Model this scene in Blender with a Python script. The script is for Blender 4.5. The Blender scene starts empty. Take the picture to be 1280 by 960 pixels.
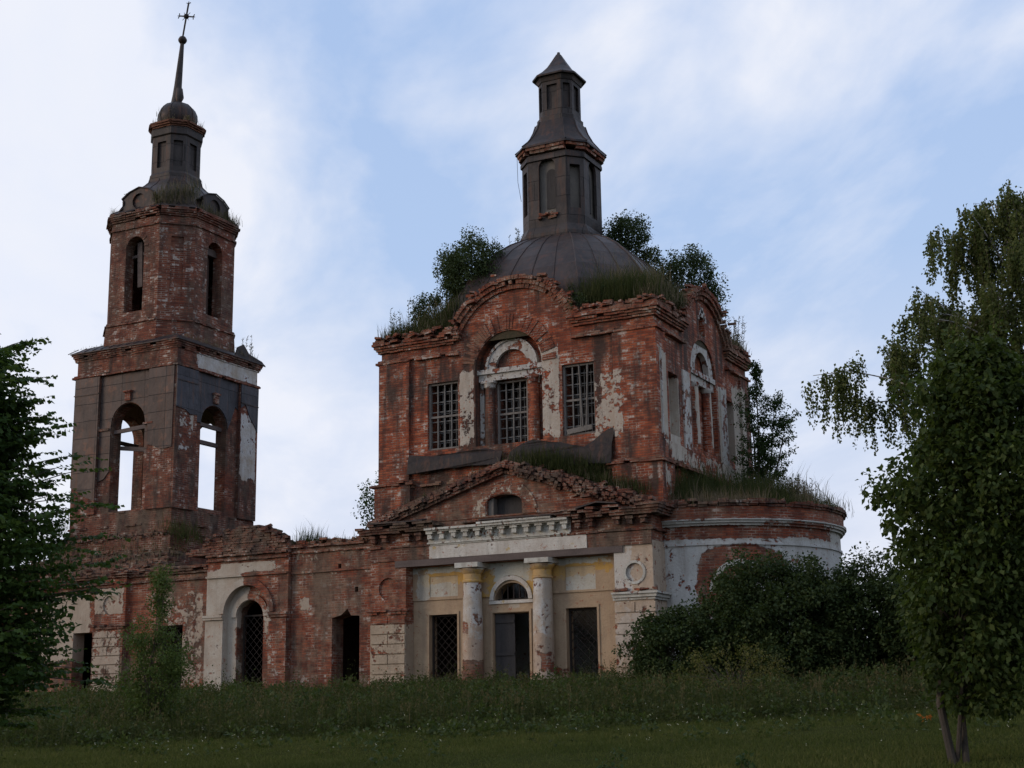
import bpy, bmesh, math, random
import numpy as np
from mathutils import Vector, Matrix
random.seed(7); RNG = np.random.default_rng(7)
SC = bpy.context.scene; COL = SC.collection
R = math.radians; PI = math.pi; sin = math.sin; cos = math.cos

# ------------------------------------------------------------ camera
cam_d = bpy.data.cameras.new('camera'); cam = bpy.data.objects.new('camera', cam_d); COL.objects.link(cam)
cR = Vector((0.88772144, 0.46012601, -0.01531969)); cU = Vector((0.11487926, -0.18916772, 0.97520169)); cF = Vector((-0.44581767, 0.86746736, 0.22078718))
cC = Vector((16.77093193, -41.94011358, -0.64108096))
cam.matrix_world = Matrix(((cR.x, cU.x, -cF.x, cC.x), (cR.y, cU.y, -cF.y, cC.y), (cR.z, cU.z, -cF.z, cC.z), (0, 0, 0, 1)))
cam_d.sensor_width = 36; cam_d.lens = 36 * 1820 / 1280; cam_d.clip_end = 4000; cam_d.clip_start = 0.1
SC.camera = cam
SC.view_settings.view_transform = 'Standard'; SC.view_settings.look = 'None'
SC.view_settings.exposure = 0.3; SC.view_settings.gamma = 1.0; SC.view_settings.use_curve_mapping = False

# ------------------------------------------------------------ node helper
class NT:
    def __init__(s, tree): s.t = tree; s.n = tree.nodes; s.l = tree.links
    def new(s, kind, **kw):
        n = s.n.new(kind)
        for k, v in kw.items(): setattr(n, k, v)
        return n
    def put(s, sock, v):
        if isinstance(v, bpy.types.NodeSocket): s.l.new(v, sock)
        elif v is not None:
            if hasattr(sock, 'default_value'):
                try: sock.default_value = v
                except Exception: sock.default_value = (*v, 1) if len(v) == 3 else v[:3]
    def m(s, op, a, b=None, c=None, clamp=False):
        n = s.new('ShaderNodeMath', operation=op, use_clamp=clamp)
        s.put(n.inputs[0], a); s.put(n.inputs[1], b)
        if c is not None: s.put(n.inputs[2], c)
        return n.outputs[0]
    def vm(s, op, a, b=None):
        n = s.new('ShaderNodeVectorMath', operation=op)
        s.put(n.inputs[0], a); s.put(n.inputs[1], b)
        return n.outputs['Value'] if op in ('LENGTH', 'DOT_PRODUCT') else n.outputs['Vector']
    def sep(s, v):
        n = s.new('ShaderNodeSeparateXYZ'); s.put(n.inputs[0], v); return n.outputs
    def comb(s, x, y, z):
        n = s.new('ShaderNodeCombineXYZ')
        for i, q in enumerate((x, y, z)): s.put(n.inputs[i], q)
        return n.outputs[0]
    def noise(s, vec, scale, detail=4, rough=.55, dist=0.0):
        n = s.new('ShaderNodeTexNoise'); s.put(n.inputs['Vector'], vec)
        n.inputs['Scale'].default_value = scale; n.inputs['Detail'].default_value = detail
        n.inputs['Roughness'].default_value = rough; n.inputs['Distortion'].default_value = dist
        return n.outputs['Fac']
    def ramp(s, f, pts, interp='LINEAR'):
        n = s.new('ShaderNodeValToRGB'); s.put(n.inputs[0], f); cr = n.color_ramp; cr.interpolation = interp
        while len(cr.elements) < len(pts): cr.elements.new(.5)
        for e, (p, c) in zip(cr.elements, pts):
            e.position = p; e.color = (c, c, c, 1) if not hasattr(c, '__len__') else (*c, 1)
        return n.outputs['Color']
    def mix(s, f, a, b, mode='MIX'):
        n = s.new('ShaderNodeMix', data_type='RGBA', blend_type=mode); n.clamp_factor = True
        s.put(n.inputs[0], f); s.put(n.inputs[6], a); s.put(n.inputs[7], b); return n.outputs[2]
    def rng(s, v, a, b, c=0., d=1.):
        n = s.new('ShaderNodeMapRange'); n.clamp = True
        for i, q in enumerate((v, a, b, c, d)): s.put(n.inputs[i], q)
        return n.outputs[0]

# ------------------------------------------------------------ sky and light
SUN_EL, SUN_AZ = R(14), R(128)         # low evening sun behind thin cloud, off to the left of the camera
w = bpy.data.worlds.new('World'); SC.world = w; w.use_nodes = True
T = NT(w.node_tree); T.n.clear()
sky = T.new('ShaderNodeTexSky', sky_type='NISHITA'); sky.sun_disc = False
sun_dir = Vector((-sin(SUN_AZ) * cos(SUN_EL), cos(SUN_AZ) * cos(SUN_EL), sin(SUN_EL)))   # low, left and slightly in front of the facade
sky.sun_elevation = SUN_EL; sky.sun_rotation = math.atan2(sun_dir.x, sun_dir.y)
sky.air_density = 1.0; sky.dust_density = .6; sky.ozone_density = 1.5
tc = T.new('ShaderNodeTexCoord'); d = T.vm('NORMALIZE', tc.outputs['Generated'])
dx, dy, dz = T.sep(d)
dzc = T.m('MAXIMUM', dz, 0.0)
# flat cloud deck coordinates, rotated so the streaks run as in the photograph
den = T.m('ADD', dzc, .16)
px = T.m('DIVIDE', dx, den); py = T.m('DIVIDE', dy, den)
a = R(38)
ux = T.m('ADD', T.m('MULTIPLY', px, cos(a)), T.m('MULTIPLY', py, sin(a)))
uy = T.m('SUBTRACT', T.m('MULTIPLY', py, cos(a)), T.m('MULTIPLY', px, sin(a)))
cv = T.comb(T.m('MULTIPLY', ux, 1.25), T.m('MULTIPLY', uy, .62), 3.7)
n1 = T.noise(cv, .9, 3, .5, .4); n2 = T.noise(cv, 2.9, 6, .56, .35); n3 = T.noise(T.comb(T.m('MULTIPLY', ux, 2.2), T.m('MULTIPLY', uy, 1.), 9.1), 6, 5, .55, .2)
cm = T.m('ADD', T.m('ADD', T.m('MULTIPLY', n1, .34), T.m('MULTIPLY', n2, .56)), T.m('MULTIPLY', n3, .17))
# the brighter cloud bank to the left, a clearer band overhead and to the right of the tower
def sblob(dirv, rad, wt):
    dirv = Vector(dirv).normalized()
    dt = T.vm('DOT_PRODUCT', d, tuple(dirv)); return T.rng(dt, cos(R(rad)), cos(R(rad * .25)), 0., wt)
def vdir(px_, py_): return cF + cR * ((px_ - 640) / 1820) + cU * ((480 - py_) / 1820)
for (vx, vy, rad, wt) in CLOUDS if 'CLOUDS' in globals() else ((60, 330, 13, .12), (170, 160, 8, .05), (470, 330, 7, -.13), (560, 200, 6, -.07), (330, 60, 6, -.06), (1000, 120, 8, -.02), (1130, 330, 7, -.10), (850, 280, 6, -.08), (640, 10, 5, -.02), (20, 60, 5, .05), (1180, 60, 7, -.04), (400, 500, 7, .06)):
    cm = T.m('ADD', cm, sblob(vdir(vx, vy), rad, wt))
mask = T.rng(cm, .42, .70, 0., .92)
blue = T.mix(T.rng(dzc, .05, .55), (4.5, 5.75, 7.9, 1), (3.5, 4.85, 7.5, 1))
skyc = T.mix(.88, T.vm('SCALE', sky.outputs[0]), blue); 
sc_n = [n for n in T.n if n.bl_idname == 'ShaderNodeVectorMath' and n.operation == 'SCALE'][0]; sc_n.inputs['Scale'].default_value = .5
T.l.new(sky.outputs[0], sc_n.inputs[0])
cloudc = T.mix(T.rng(n2, .3, .75), (6.6, 7.0, 8.1, 1), (7.4, 7.5, 8.0, 1))
hz = T.rng(dzc, .3, .0, 0., .85)
skyc = T.mix(hz, skyc, (7.2, 7.05, 7.5, 1))
final = T.mix(mask, skyc, cloudc)
final = T.mix(T.rng(dz, 0., -.03), final, (.6, .7, .4, 1))
bg = T.new('ShaderNodeBackground'); T.put(bg.inputs[0], final); bg.inputs[1].default_value = .1
out = T.new('ShaderNodeOutputWorld'); T.l.new(bg.outputs[0], out.inputs[0])
sd = bpy.data.lights.new('sun', 'SUN'); sd.energy = 1.15; sd.angle = R(30); sd.color = (1, .78, .58)
so = bpy.data.objects.new('sun', sd); COL.objects.link(so); so.rotation_euler = sun_dir.to_track_quat('Z', 'Y').to_euler()

# ------------------------------------------------------------ objects
def tag(o, label=None, cat=None, group=None, kind=None):
    for k, v in (('label', label), ('category', cat), ('group', group), ('kind', kind)):
        if v: o[k] = v
    return o
def thing(name, label, cat, loc=(0, 0, 0), group=None):
    o = bpy.data.objects.new(name, None); COL.objects.link(o); o.location = loc
    return tag(o, label, cat, group)
def origin(o):
    v = Vector((0, 0, 0))
    while o is not None: v += o.location; o = o.parent
    return v
def link(name, me, mat, parent=None):
    o = bpy.data.objects.new(name, me); COL.objects.link(o)
    if mat: me.materials.append(mat)
    if parent: o.parent = parent
    return o
class MB:
    def __init__(s): s.v = []; s.f = []
    def add(s, vs, fs):
        n = len(s.v); s.v += [tuple(p) for p in vs]; s.f += [tuple(i + n for i in q) for q in fs]
    def box(s, x0, x1, y0, y1, z0, z1, j=0):
        P = [(x, y, z) for z in (z0, z1) for y in (y0, y1) for x in (x0, x1)]
        if j: P = [tuple(c + random.uniform(-j, j) for c in p) for p in P]
        s.add(P, [(0, 2, 3, 1), (4, 5, 7, 6), (0, 1, 5, 4), (2, 6, 7, 3), (0, 4, 6, 2), (1, 3, 7, 5)])
    def obox(s, c, ax, ay, az, j=0):     # centre and three half axes
        c, ax, ay, az = map(Vector, (c, ax, ay, az))
        P = [c + ax * i + ay * k + az * l for l in (-1, 1) for k in (-1, 1) for i in (-1, 1)]
        if j: P = [p + Vector((random.uniform(-j, j), random.uniform(-j, j), random.uniform(-j, j))) for p in P]
        s.add(P, [(0, 2, 3, 1), (4, 5, 7, 6), (0, 1, 5, 4), (2, 6, 7, 3), (0, 4, 6, 2), (1, 3, 7, 5)])
    def beam(s, a, b, w_, h_, j=0):
        a, b = Vector(a), Vector(b); d_ = (b - a); z = Vector((0, 0, 1))
        if abs(d_.normalized().z) > .95: z = Vector((1, 0, 0))
        sd_ = d_.cross(z).normalized(); up = sd_.cross(d_).normalized()
        s.obox((a + b) / 2, d_ / 2, sd_ * w_ / 2, up * h_ / 2, j)
    def rings(s, rs, cap=True):
        n = len(rs[0]); b = len(s.v)
        for r in rs: s.v += [tuple(p) for p in r]
        for i in range(len(rs) - 1):
            for k in range(n):
                k2 = (k + 1) % n; s.f.append((b + i * n + k, b + i * n + k2, b + (i + 1) * n + k2, b + (i + 1) * n + k))
        if cap:
            s.f.append(tuple(b + k for k in reversed(range(n)))); s.f.append(tuple(b + (len(rs) - 1) * n + k for k in range(n)))
    def tube(s, pts, rad, n=7):
        pts = [Vector(p) for p in pts]; rs = []
        for i, p in enumerate(pts):
            t = (pts[min(i + 1, len(pts) - 1)] - pts[max(i - 1, 0)]).normalized()
            a_ = t.cross(Vector((.3, .2, 1)) if abs(t.z) < .9 else Vector((1, .1, 0))).normalized(); b_ = t.cross(a_)
            r = rad[i] if hasattr(rad, '__len__') else rad
            rs.append([p + a_ * r * cos(2 * PI * k / n) + b_ * r * sin(2 * PI * k / n) for k in range(n)])
        s.rings(rs)
    def lathe(s, cx, cy, prof, n=28):
        s.rings([[(cx + r * cos(2 * PI * k / n), cy + r * sin(2 * PI * k / n), z) for k in range(n)] for r, z in prof])
    def plate(s, outer, holes, t, fn):
        cu = bpy.data.curves.new('c', 'CURVE'); cu.dimensions = '2D'; cu.fill_mode = 'BOTH'; cu.extrude = t / 2
        for loop in [outer] + list(holes):
            sp = cu.splines.new('POLY'); sp.points.add(len(loop) - 1); sp.use_cyclic_u = True
            for q, p in zip(sp.points, loop): q.co = (p[0], p[1], 0, 1)
        ob = bpy.data.objects.new('c', cu); me = bpy.data.meshes.new_from_object(ob)
        s.add([fn(v.co.x, v.co.y, v.co.z + t / 2) for v in me.vertices], [tuple(p.vertices) for p in me.polygons])
        bpy.data.objects.remove(ob); bpy.data.curves.remove(cu); bpy.data.meshes.remove(me)
    def build(s, name, mat, parent=None, smooth=None):
        o3 = origin(parent)
        me = bpy.data.meshes.new(name); me.from_pydata([(p[0] - o3.x, p[1] - o3.y, p[2] - o3.z) for p in s.v], [], s.f)
        bm = bmesh.new(); bm.from_mesh(me); bmesh.ops.remove_doubles(bm, verts=bm.verts, dist=1e-5)
        bmesh.ops.recalc_face_normals(bm, faces=bm.faces); bm.to_mesh(me); bm.free()
        if smooth is not None:
            for p in me.polygons: p.use_smooth = True
            me.set_sharp_from_angle(angle=R(smooth))
        return link(name, me, mat, parent)
def build_split(mb, name, mat, parent=None, tol=.16):
    # islands that stand apart become parts of their own
    n = len(mb.v); lab = list(range(n))
    def find(i):
        while lab[i] != i: lab[i] = lab[lab[i]]; i = lab[i]
        return i
    for f in mb.f:
        for i in f[1:]: lab[find(i)] = find(f[0])
    V = np.array(mb.v); roots = np.array([find(i) for i in range(n)]); ids = sorted(set(roots.tolist()))
    lo = np.array([V[roots == r].min(0) for r in ids]) - tol / 2; hi = np.array([V[roots == r].max(0) for r in ids]) + tol / 2
    k = len(ids); comp = -np.ones(k, int); c = 0
    for i in range(k):
        if comp[i] >= 0: continue
        st = [i]; comp[i] = c
        while st:
            j = st.pop(); hit = np.where((comp < 0) & (lo <= hi[j]).all(1) & (hi >= lo[j]).all(1))[0]
            comp[hit] = c; st += hit.tolist()
        c += 1
    cm_ = dict(zip(ids, comp.tolist())); out_ = []
    for q in range(c):
        m2 = MB(); mp = {}
        for f in mb.f:
            if cm_[int(roots[f[0]])] != q: continue
            g_ = []
            for i in f:
                if i not in mp: mp[i] = len(m2.v); m2.v.append(mb.v[i])
                g_.append(mp[i])
            m2.f.append(tuple(g_))
        if m2.f: out_.append(m2.build(name, mat, parent))
    return out_[0]
front = lambda y0: (lambda u, v, w_: (u, y0 + w_, v))
east = lambda x0: (lambda u, v, w_: (x0 - w_, u, v))
back = lambda y0: (lambda u, v, w_: (u, y0 - w_, v))
west = lambda x0: (lambda u, v, w_: (x0 + w_, u, v))
rect = lambda a_, b_, c_, d_: [(a_, c_), (b_, c_), (b_, d_), (a_, d_)]
def arch(cx, hw, z0, zs, n=14, rise=None):    # opening with a round head; zs = springing
    rise = hw if rise is None else rise
    return [(cx - hw, z0), (cx + hw, z0)] + [(cx + hw * cos(PI * k / n), zs + rise * sin(PI * k / n)) for k in range(n + 1)]
def band(cx, cz, r0, r1, a0, a1, n=20, k=1.0):
    A = [R(a0 + (a1 - a0) * i / n) for i in range(n + 1)]
    return [(cx + r1 * cos(t), cz + r1 * k * sin(t)) for t in A] + [(cx + r0 * cos(t), cz + r0 * k * sin(t)) for t in reversed(A)]
def ragline(p0, p1, step=.25, amp=.08):
    n = max(2, int(math.dist(p0, p1) / step)); L = []
    for i in range(1, n):
        t = i / n; L.append((p0[0] + (p1[0] - p0[0]) * t + random.uniform(-amp, amp), p0[1] + (p1[1] - p0[1]) * t + random.uniform(-amp, amp)))
    return L
def ragpoly(pts, step=.25, amp=.08):
    o = []
    for i, p in enumerate(pts):
        q = pts[(i + 1) % len(pts)]; o.append(p); o += ragline(p, q, step, amp)
    return o
def course(mb, path, z0, z1, out_, inn=.1, L=.27, jit=.014, miss=.05, closed=False, ext=True, zj=.012):
    n = len(path)
    for i in range(n if closed else n - 1):
        a_ = Vector((*path[i], 0)); b_ = Vector((*path[(i + 1) % n], 0)); d_ = (b_ - a_); ln = d_.length; d_.normalize(); o_ = Vector((d_.y, -d_.x, 0))
        s0 = -out_ * (1 if ext else 0); e = ln + out_ * (1 if ext else 0)
        t = s0
        while t < e - .02:
            l_ = min(L * random.uniform(.8, 1.2), e - t)
            if random.random() > miss:
                ou = out_ + random.uniform(-jit, jit); zz = random.uniform(-zj, zj)
                c = a_ + d_ * (t + l_ / 2) + o_ * ((ou - inn) / 2); c.z = (z0 + z1) / 2 + zz
                mb.obox(c, d_ * (l_ / 2 - .004), o_ * ((ou + inn) / 2), Vector((0, 0, (z1 - z0) / 2 - .003)), .006)
            t += l_
def rubble(mb, a_, b_, n_, size=(.13, .065, .04), spread=(.1, .1, .05)):
    a_, b_ = Vector(a_), Vector(b_)
    for _ in range(max(1, int(n_ * .55))):
        c = a_.lerp(b_, random.random()) + Vector([random.gauss(0, q) for q in spread])
        M_ = Matrix.Rotation(random.gauss(0, .22) + (PI / 2 if random.random() < .35 else 0), 3, 'Z') @ Matrix.Rotation(random.gauss(0, .13), 3, 'X') @ Matrix.Rotation(random.gauss(0, .13), 3, 'Y')
        k = random.uniform(.7, 1.3); mb.obox(c, M_ @ Vector((size[0] * k, 0, 0)), M_ @ Vector((0, size[1] * k, 0)), M_ @ Vector((0, 0, size[2] * k)), .012)
def voussoirs(mb, fn, cx, cz, r0, r1, a0, a1, t0, t1, n, miss=.05, jit=.02, k=1.):
    for i in range(n):
        if random.random() < miss: continue
        b0 = R(a0 + (a1 - a0) * (i + .06) / n); b1 = R(a0 + (a1 - a0) * (i + .94) / n); rr = r1 + random.uniform(-jit, jit); tt = t0 + random.uniform(-jit, jit)
        q = [(cx + r_ * cos(b), cz + r_ * k * sin(b)) for r_, b in ((r0, b0), (rr, b0), (rr, b1), (r0, b1))]
        P = [fn(u, v, tt) for u, v in q] + [fn(u, v, t1) for u, v in q]
        mb.add(P, [(0, 1, 2, 3), (7, 6, 5, 4), (0, 4, 5, 1), (1, 5, 6, 2), (2, 6, 7, 3), (3, 7, 4, 0)])

# ------------------------------------------------------------ materials
def newmat(name):
    m_ = bpy.data.materials.new(name); m_.use_nodes = True; t = NT(m_.node_tree); t.n.clear()
    b = t.new('ShaderNodeBsdfPrincipled'); o = t.new('ShaderNodeOutputMaterial'); t.l.new(b.outputs[0], o.inputs[0]); t.b = b; t.o = o
    b.inputs['Specular IOR Level'].default_value = .25
    return m_, t
def masonry(name, off=(0, 0, 0), blobs=(), bias=0.0, pc=((.55, .50, .43), (.42, .36, .28)), brick=((.10, .028, .016), (.23, .056, .026), (.31, .11, .055)),
            cyl=None, lime=.5, grime=.45, amp=(.5, .35), paint=None, moss=.5, zones=(), film=.35):
    m_, t = newmat(name)
    P = t.vm('ADD', t.new('ShaderNodeTexCoord').outputs['Object'], off)
    X, Y, Z = t.sep(P); g = t.new('ShaderNodeNewGeometry')
    nx, ny, nz = t.sep(g.outputs['Normal'])
    if cyl:
        u = t.m('MULTIPLY', t.m('ARCTAN2', t.m('SUBTRACT', Y, cyl[1]), t.m('SUBTRACT', X, cyl[0])), cyl[2])
    else:
        sel = t.m('GREATER_THAN', t.m('ABSOLUTE', nx), t.m('ABSOLUTE', ny))
        u = t.m('ADD', t.m('MULTIPLY', sel, t.m('SUBTRACT', Y, X)), X)
    nA = t.noise(P, .45, 4, .6); nB = t.noise(P, 1.7, 5, .62); nC = t.noise(P, 7., 4, .6); nD = t.noise(P, 26, 3, .6)
    wob = t.m('MULTIPLY', t.m('SUBTRACT', nB, .5), .05); wob2 = t.m('MULTIPLY', t.m('SUBTRACT', nC, .5), .02)
    vec = t.comb(t.m('ADD', u, wob2), t.m('ADD', t.m('ADD', Z, wob), wob2), 0.)
    bt = t.new('ShaderNodeTexBrick'); t.put(bt.inputs['Vector'], vec)
    for k, v in (('Scale', 1.), ('Brick Width', .27), ('Row Height', .085), ('Mortar Size', .011), ('Mortar Smooth', .35), ('Bias', 0.)): bt.inputs[k].default_value = v
    bt.inputs['Color1'].default_value = (0, 0, 0, 1); bt.inputs['Color2'].default_value = (1, 1, 1, 1); bt.inputs['Mortar'].default_value = (.5, .5, .5, 1)
    rnd = bt.outputs['Color']; mort = bt.outputs['Fac']
    col = t.ramp(t.m('ADD', t.m('MULTIPLY', rnd, .6), t.m('MULTIPLY', nB, .5)), [(.2, brick[0]), (.55, brick[1]), (.95, brick[2])])
    col = t.mix(t.rng(nC, .35, .8, 0., .55), col, (.10, .035, .025, 1))
    mc = t.mix(t.rng(nB, .45, .6), (.10, .065, .05, 1), (.36, .31, .25, 1))
    col = t.mix(t.m('MULTIPLY', mort, .75), col, mc)
    # lime-washed and efflorescent bricks
    lm = t.m('MULTIPLY', t.rng(t.m('ADD', t.m('MULTIPLY', rnd, .35), nC), .80, .86), t.rng(nB, .60 - .2 * lime, .72 - .2 * lime))
    col = t.mix(t.m('MULTIPLY', lm, .8), col, (.50, .45, .40, 1))
    # old soot and damp on the brick
    st = t.noise(t.vm('MULTIPLY', P, (2.2, 2.2, .35)), 1.3, 4, .6)
    gm = t.m('MULTIPLY', t.rng(t.m('ADD', t.m('MULTIPLY', st, .6), t.m('MULTIPLY', nA, .5)), .5, .64), grime)
    col = t.mix(gm, col, (.035, .024, .021, 1))
    # thin film of old limewash and dust left on the brick
    fm = t.m('MULTIPLY', t.rng(t.m('ADD', t.m('MULTIPLY', nA, .5), t.m('MULTIPLY', t.noise(P, 3.3, 6, .68), .6)), .50, .66), film)
    col = t.mix(fm, col, (.27, .205, .14, 1))
    # plaster that is left
    s = t.m('ADD', t.m('ADD', t.m('MULTIPLY', t.m('SUBTRACT', nB, .5), amp[0] * 2), t.m('MULTIPLY', t.m('SUBTRACT', nC, .5), amp[1] * 2)), bias)
    for bl in blobs:
        c, r, wt = bl[0], bl[1], bl[2]
        q = t.vm('ABSOLUTE', t.vm('DIVIDE', t.vm('SUBTRACT', P, c), r))
        if len(bl) > 3: l_ = t.vm('LENGTH', q)
        else:
            a_, b_, c_ = t.sep(q); l_ = t.m('MAXIMUM', t.m('MAXIMUM', a_, b_), c_)
        s = t.m('ADD', s, t.rng(l_, 1.12, .8, 0., wt))
    pm = t.rng(s, .47, .53)
    pcol = t.mix(t.rng(nB, .35, .65), (*pc[0], 1), (*pc[1], 1))
    if paint: pcol = t.mix(t.rng(t.m('ADD', t.m('MULTIPLY', nA, .4), t.m('MULTIPLY', t.noise(P, 3.1, 4, .6), .7)), paint[1], paint[1] + .04), pcol, (*paint[0], 1))
    for zc, zr, zcol, zw in zones:
        a_, b_, c_ = t.sep(t.vm('ABSOLUTE', t.vm('DIVIDE', t.vm('SUBTRACT', P, zc), zr)))
        l_ = t.m('ADD', t.m('MAXIMUM', t.m('MAXIMUM', a_, b_), c_), t.m('MULTIPLY', t.m('SUBTRACT', t.noise(P, 3.7, 5, .65), .5), 2.2))
        pcol = t.mix(t.rng(l_, 1.05, .9, 0., zw), pcol, (*zcol, 1))
    pcol = t.mix(t.m('MULTIPLY', t.rng(st, .5, .72), .45), pcol, (.16, .13, .10, 1))
    pcol = t.mix(t.rng(nD, .45, .8, 0., .35), pcol, (.2, .16, .12, 1))
    pcol = t.mix(t.m('MULTIPLY', t.rng(t.m('ADD', nC, t.m('MULTIPLY', nD, .3)), .80, .83), .7), pcol, (.26, .09, .045, 1))
    col = t.mix(pm, col, pcol)
    col = t.mix(t.m('MULTIPLY', t.rng(nz, .5, .9), t.m('MULTIPLY', t.rng(nB, .35, .55), moss)), col, (.05, .055, .02, 1))
    t.put(t.b.inputs['Base Color'], col); t.b.inputs['Roughness'].default_value = .92
    h = t.m('ADD', t.m('ADD', t.m('MULTIPLY', mort, t.m('MULTIPLY', t.m('SUBTRACT', pm, 1.), .5)), t.m('MULTIPLY', pm, .9)), t.m('ADD', t.m('MULTIPLY', nC, .9), t.m('MULTIPLY', nD, .35)))
    bp = t.new('ShaderNodeBump'); bp.inputs['Strength'].default_value = .8; bp.inputs['Distance'].default_value = .035
    t.put(bp.inputs['Height'], h); t.l.new(bp.outputs[0], t.b.inputs['Normal'])
    return m_
def simple(name, c0, c1, scale=2., rough=.7, metal=0., bump=.3, stretch=(1, 1, 1), extra=None, sheets=None, off=(0, 0, 0)):
    m_, t = newmat(name); P = t.vm('ADD', t.new('ShaderNodeTexCoord').outputs['Object'], off)
    n_ = t.noise(t.vm('MULTIPLY', P, stretch), scale, 6, .65); n2_ = t.noise(P, scale * 6, 4, .6)
    col = t.mix(t.rng(t.m('ADD', t.m('MULTIPLY', n_, .7), t.m('MULTIPLY', n2_, .3)), .35, .65), (*c0, 1), (*c1, 1))
    if extra: col = t.mix(t.m('MULTIPLY', t.rng(t.noise(P, extra[1], 5, .6), extra[2], extra[2] + .06), extra[3]), col, (*extra[0], 1))
    h = t.m('ADD', n_, t.m('MULTIPLY', n2_, .4))
    if metal > .2:
        sk = t.noise(t.vm('MULTIPLY', P, (3.5, 3.5, .3)), 1.6, 5, .7); big = t.noise(P, .8, 3, .5)
        col = t.mix(t.rng(sk, .52, .66, 0., .6), col, (.09, .045, .03, 1)); col = t.mix(t.rng(t.m('ADD', t.m('MULTIPLY', sk, .5), t.m('MULTIPLY', big, .5)), .44, .36, 0., .6), col, (.022, .02, .021, 1))
        h = t.m('ADD', h, t.m('MULTIPLY', big, 5.))
    if sheets:
        X, Y, Z = t.sep(P); g = t.new('ShaderNodeNewGeometry'); nx, ny, nz = t.sep(g.outputs['Normal'])
        sel = t.m('GREATER_THAN', t.m('ABSOLUTE', nx), t.m('ABSOLUTE', ny)); u = t.m('ADD', t.m('MULTIPLY', sel, t.m('SUBTRACT', Y, X)), X)
        bt = t.new('ShaderNodeTexBrick'); bt.offset = .5 if len(sheets) < 3 else sheets[2]
        t.put(bt.inputs['Vector'], t.comb(t.m('ADD', u, t.m('MULTIPLY', n_, .03)), t.m('ADD', Z, t.m('MULTIPLY', n_, .05)), 0.))
        for k, v in (('Scale', 1.), ('Brick Width', sheets[0]), ('Row Height', sheets[1]), ('Mortar Size', .014), ('Mortar Smooth', .6)): bt.inputs[k].default_value = v
        bt.inputs['Color1'].default_value = (.75, .75, .75, 1); bt.inputs['Color2'].default_value = (1.2, 1.2, 1.2, 1)
        col = t.mix(.8, col, bt.outputs['Color'], 'MULTIPLY'); col = t.mix(t.m('MULTIPLY', bt.outputs['Fac'], .3), col, (.02, .018, .018, 1))
        h = t.m('ADD', h, t.m('MULTIPLY', bt.outputs['Fac'], .8))
    t.put(t.b.inputs['Base Color'], col); t.b.inputs['Roughness'].default_value = rough; t.b.inputs['Metallic'].default_value = metal
    bp = t.new('ShaderNodeBump'); bp.inputs['Strength'].default_value = bump; bp.inputs['Distance'].default_value = .03
    t.put(bp.inputs['Height'], h); t.l.new(bp.outputs[0], t.b.inputs['Normal'])
    return m_
def leafmat(name, cols, trans=.25, rough=.55):
    m_, t = newmat(name); g = t.new('ShaderNodeNewGeometry'); P = t.new('ShaderNodeTexCoord').outputs['Object']
    f = t.m('ADD', t.m('MULTIPLY', g.outputs['Random Per Island'], .6), t.m('ADD', t.m('MULTIPLY', t.rng(t.noise(P, 1.1, 2, .5), .3, .7), .2), t.m('MULTIPLY', t.rng(t.noise(P, .35, 3, .6), .35, .65), .2)))
    n_ = len(cols); col = t.ramp(f, [(i / (n_ - 1), c) for i, c in enumerate(cols)])
    t.put(t.b.inputs['Base Color'], col); t.b.inputs['Roughness'].default_value = rough; t.b.inputs['Specular IOR Level'].default_value = .1
    tr = t.new('ShaderNodeBsdfTranslucent'); t.put(tr.inputs[0], t.mix(.5, col, (.12, .17, .02, 1)))
    ms = t.new('ShaderNodeMixShader'); ms.inputs[0].default_value = trans
    t.l.new(t.b.outputs[0], ms.inputs[1]); t.l.new(tr.outputs[0], ms.inputs[2]); t.l.new(ms.outputs[0], t.o.inputs[0])
    return m_
M = {}
CREAM = ((.56, .52, .44), (.46, .40, .31)); OCHRE = ((.45, .33, .20), (.38, .27, .16)); WHITE = ((.56, .57, .57), (.46, .46, .45))
# upper cube: bare brick in front, wide rags of plaster on the side
M['upper'] = masonry('weathered_brick_upper', bias=.0, lime=.8, amp=(.5, .35), film=.08, grime=.9, brick=((.13, .030, .015), (.31, .068, .027), (.38, .13, .06)), pc=((.44, .40, .34), (.37, .31, .25)), blobs=(
    ((-6.95, .8, 9.6), (.32, .6, 1.5), .62), ((-3.8, .8, 9.9), (.42, .6, 1.9), .62), ((-1.65, .8, 9.1), (.6, .6, 1.3), .52), ((-1.2, .8, 6.8), (.9, .6, .6), .3), ((-.3, .8, 9.), (.2, .6, 1.2), .25),
    ((-9.0, .8, 7.2), (1.4, .6, .3), .3), ((-9.0, .8, 12.), (1.6, .6, .4), .35), ((-10.2, .8, 9.), (.2, .6, 1.6), .25), ((-5.3, .8, 11.6), (1.2, .6, .5), .35),
    ((.1, 1.35, 9.4), (.5, .42, 1.5), .85), ((.1, 2.4, 8.9), (.5, .5, 1.4), .8), ((0, 4.9, 9.4), (.45, .3, 1.2), .9), ((0, 6.2, 9.4), (.45, .25, 1.2), .7), ((.1, 7.3, 9.3), (.5, .5, 1.6), .72), ((.1, 9.0, 9.2), (.5, .7, 2.1), .66), ((.1, 5.2, 7.5), (.4, 4.2, .4), .5), ((.1, 1.1, 6.6), (.3, .25, .7), .55), ((.1, 5., 12.), (.3, 3., .5), .2)))
M['upper_white'] = masonry('flaking_white_plaster', bias=.58, pc=((.48, .48, .47), (.40, .37, .32)), amp=(.55, .4), grime=.5)
M['brick'] = masonry('weathered_brick', bias=-.28, lime=.6, moss=.8)
M['brick_dark'] = masonry('damp_dark_brick', bias=-.3, lime=.35, grime=.9, moss=.9, brick=((.065, .022, .014), (.14, .042, .024), (.21, .09, .055)), film=.3)
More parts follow.
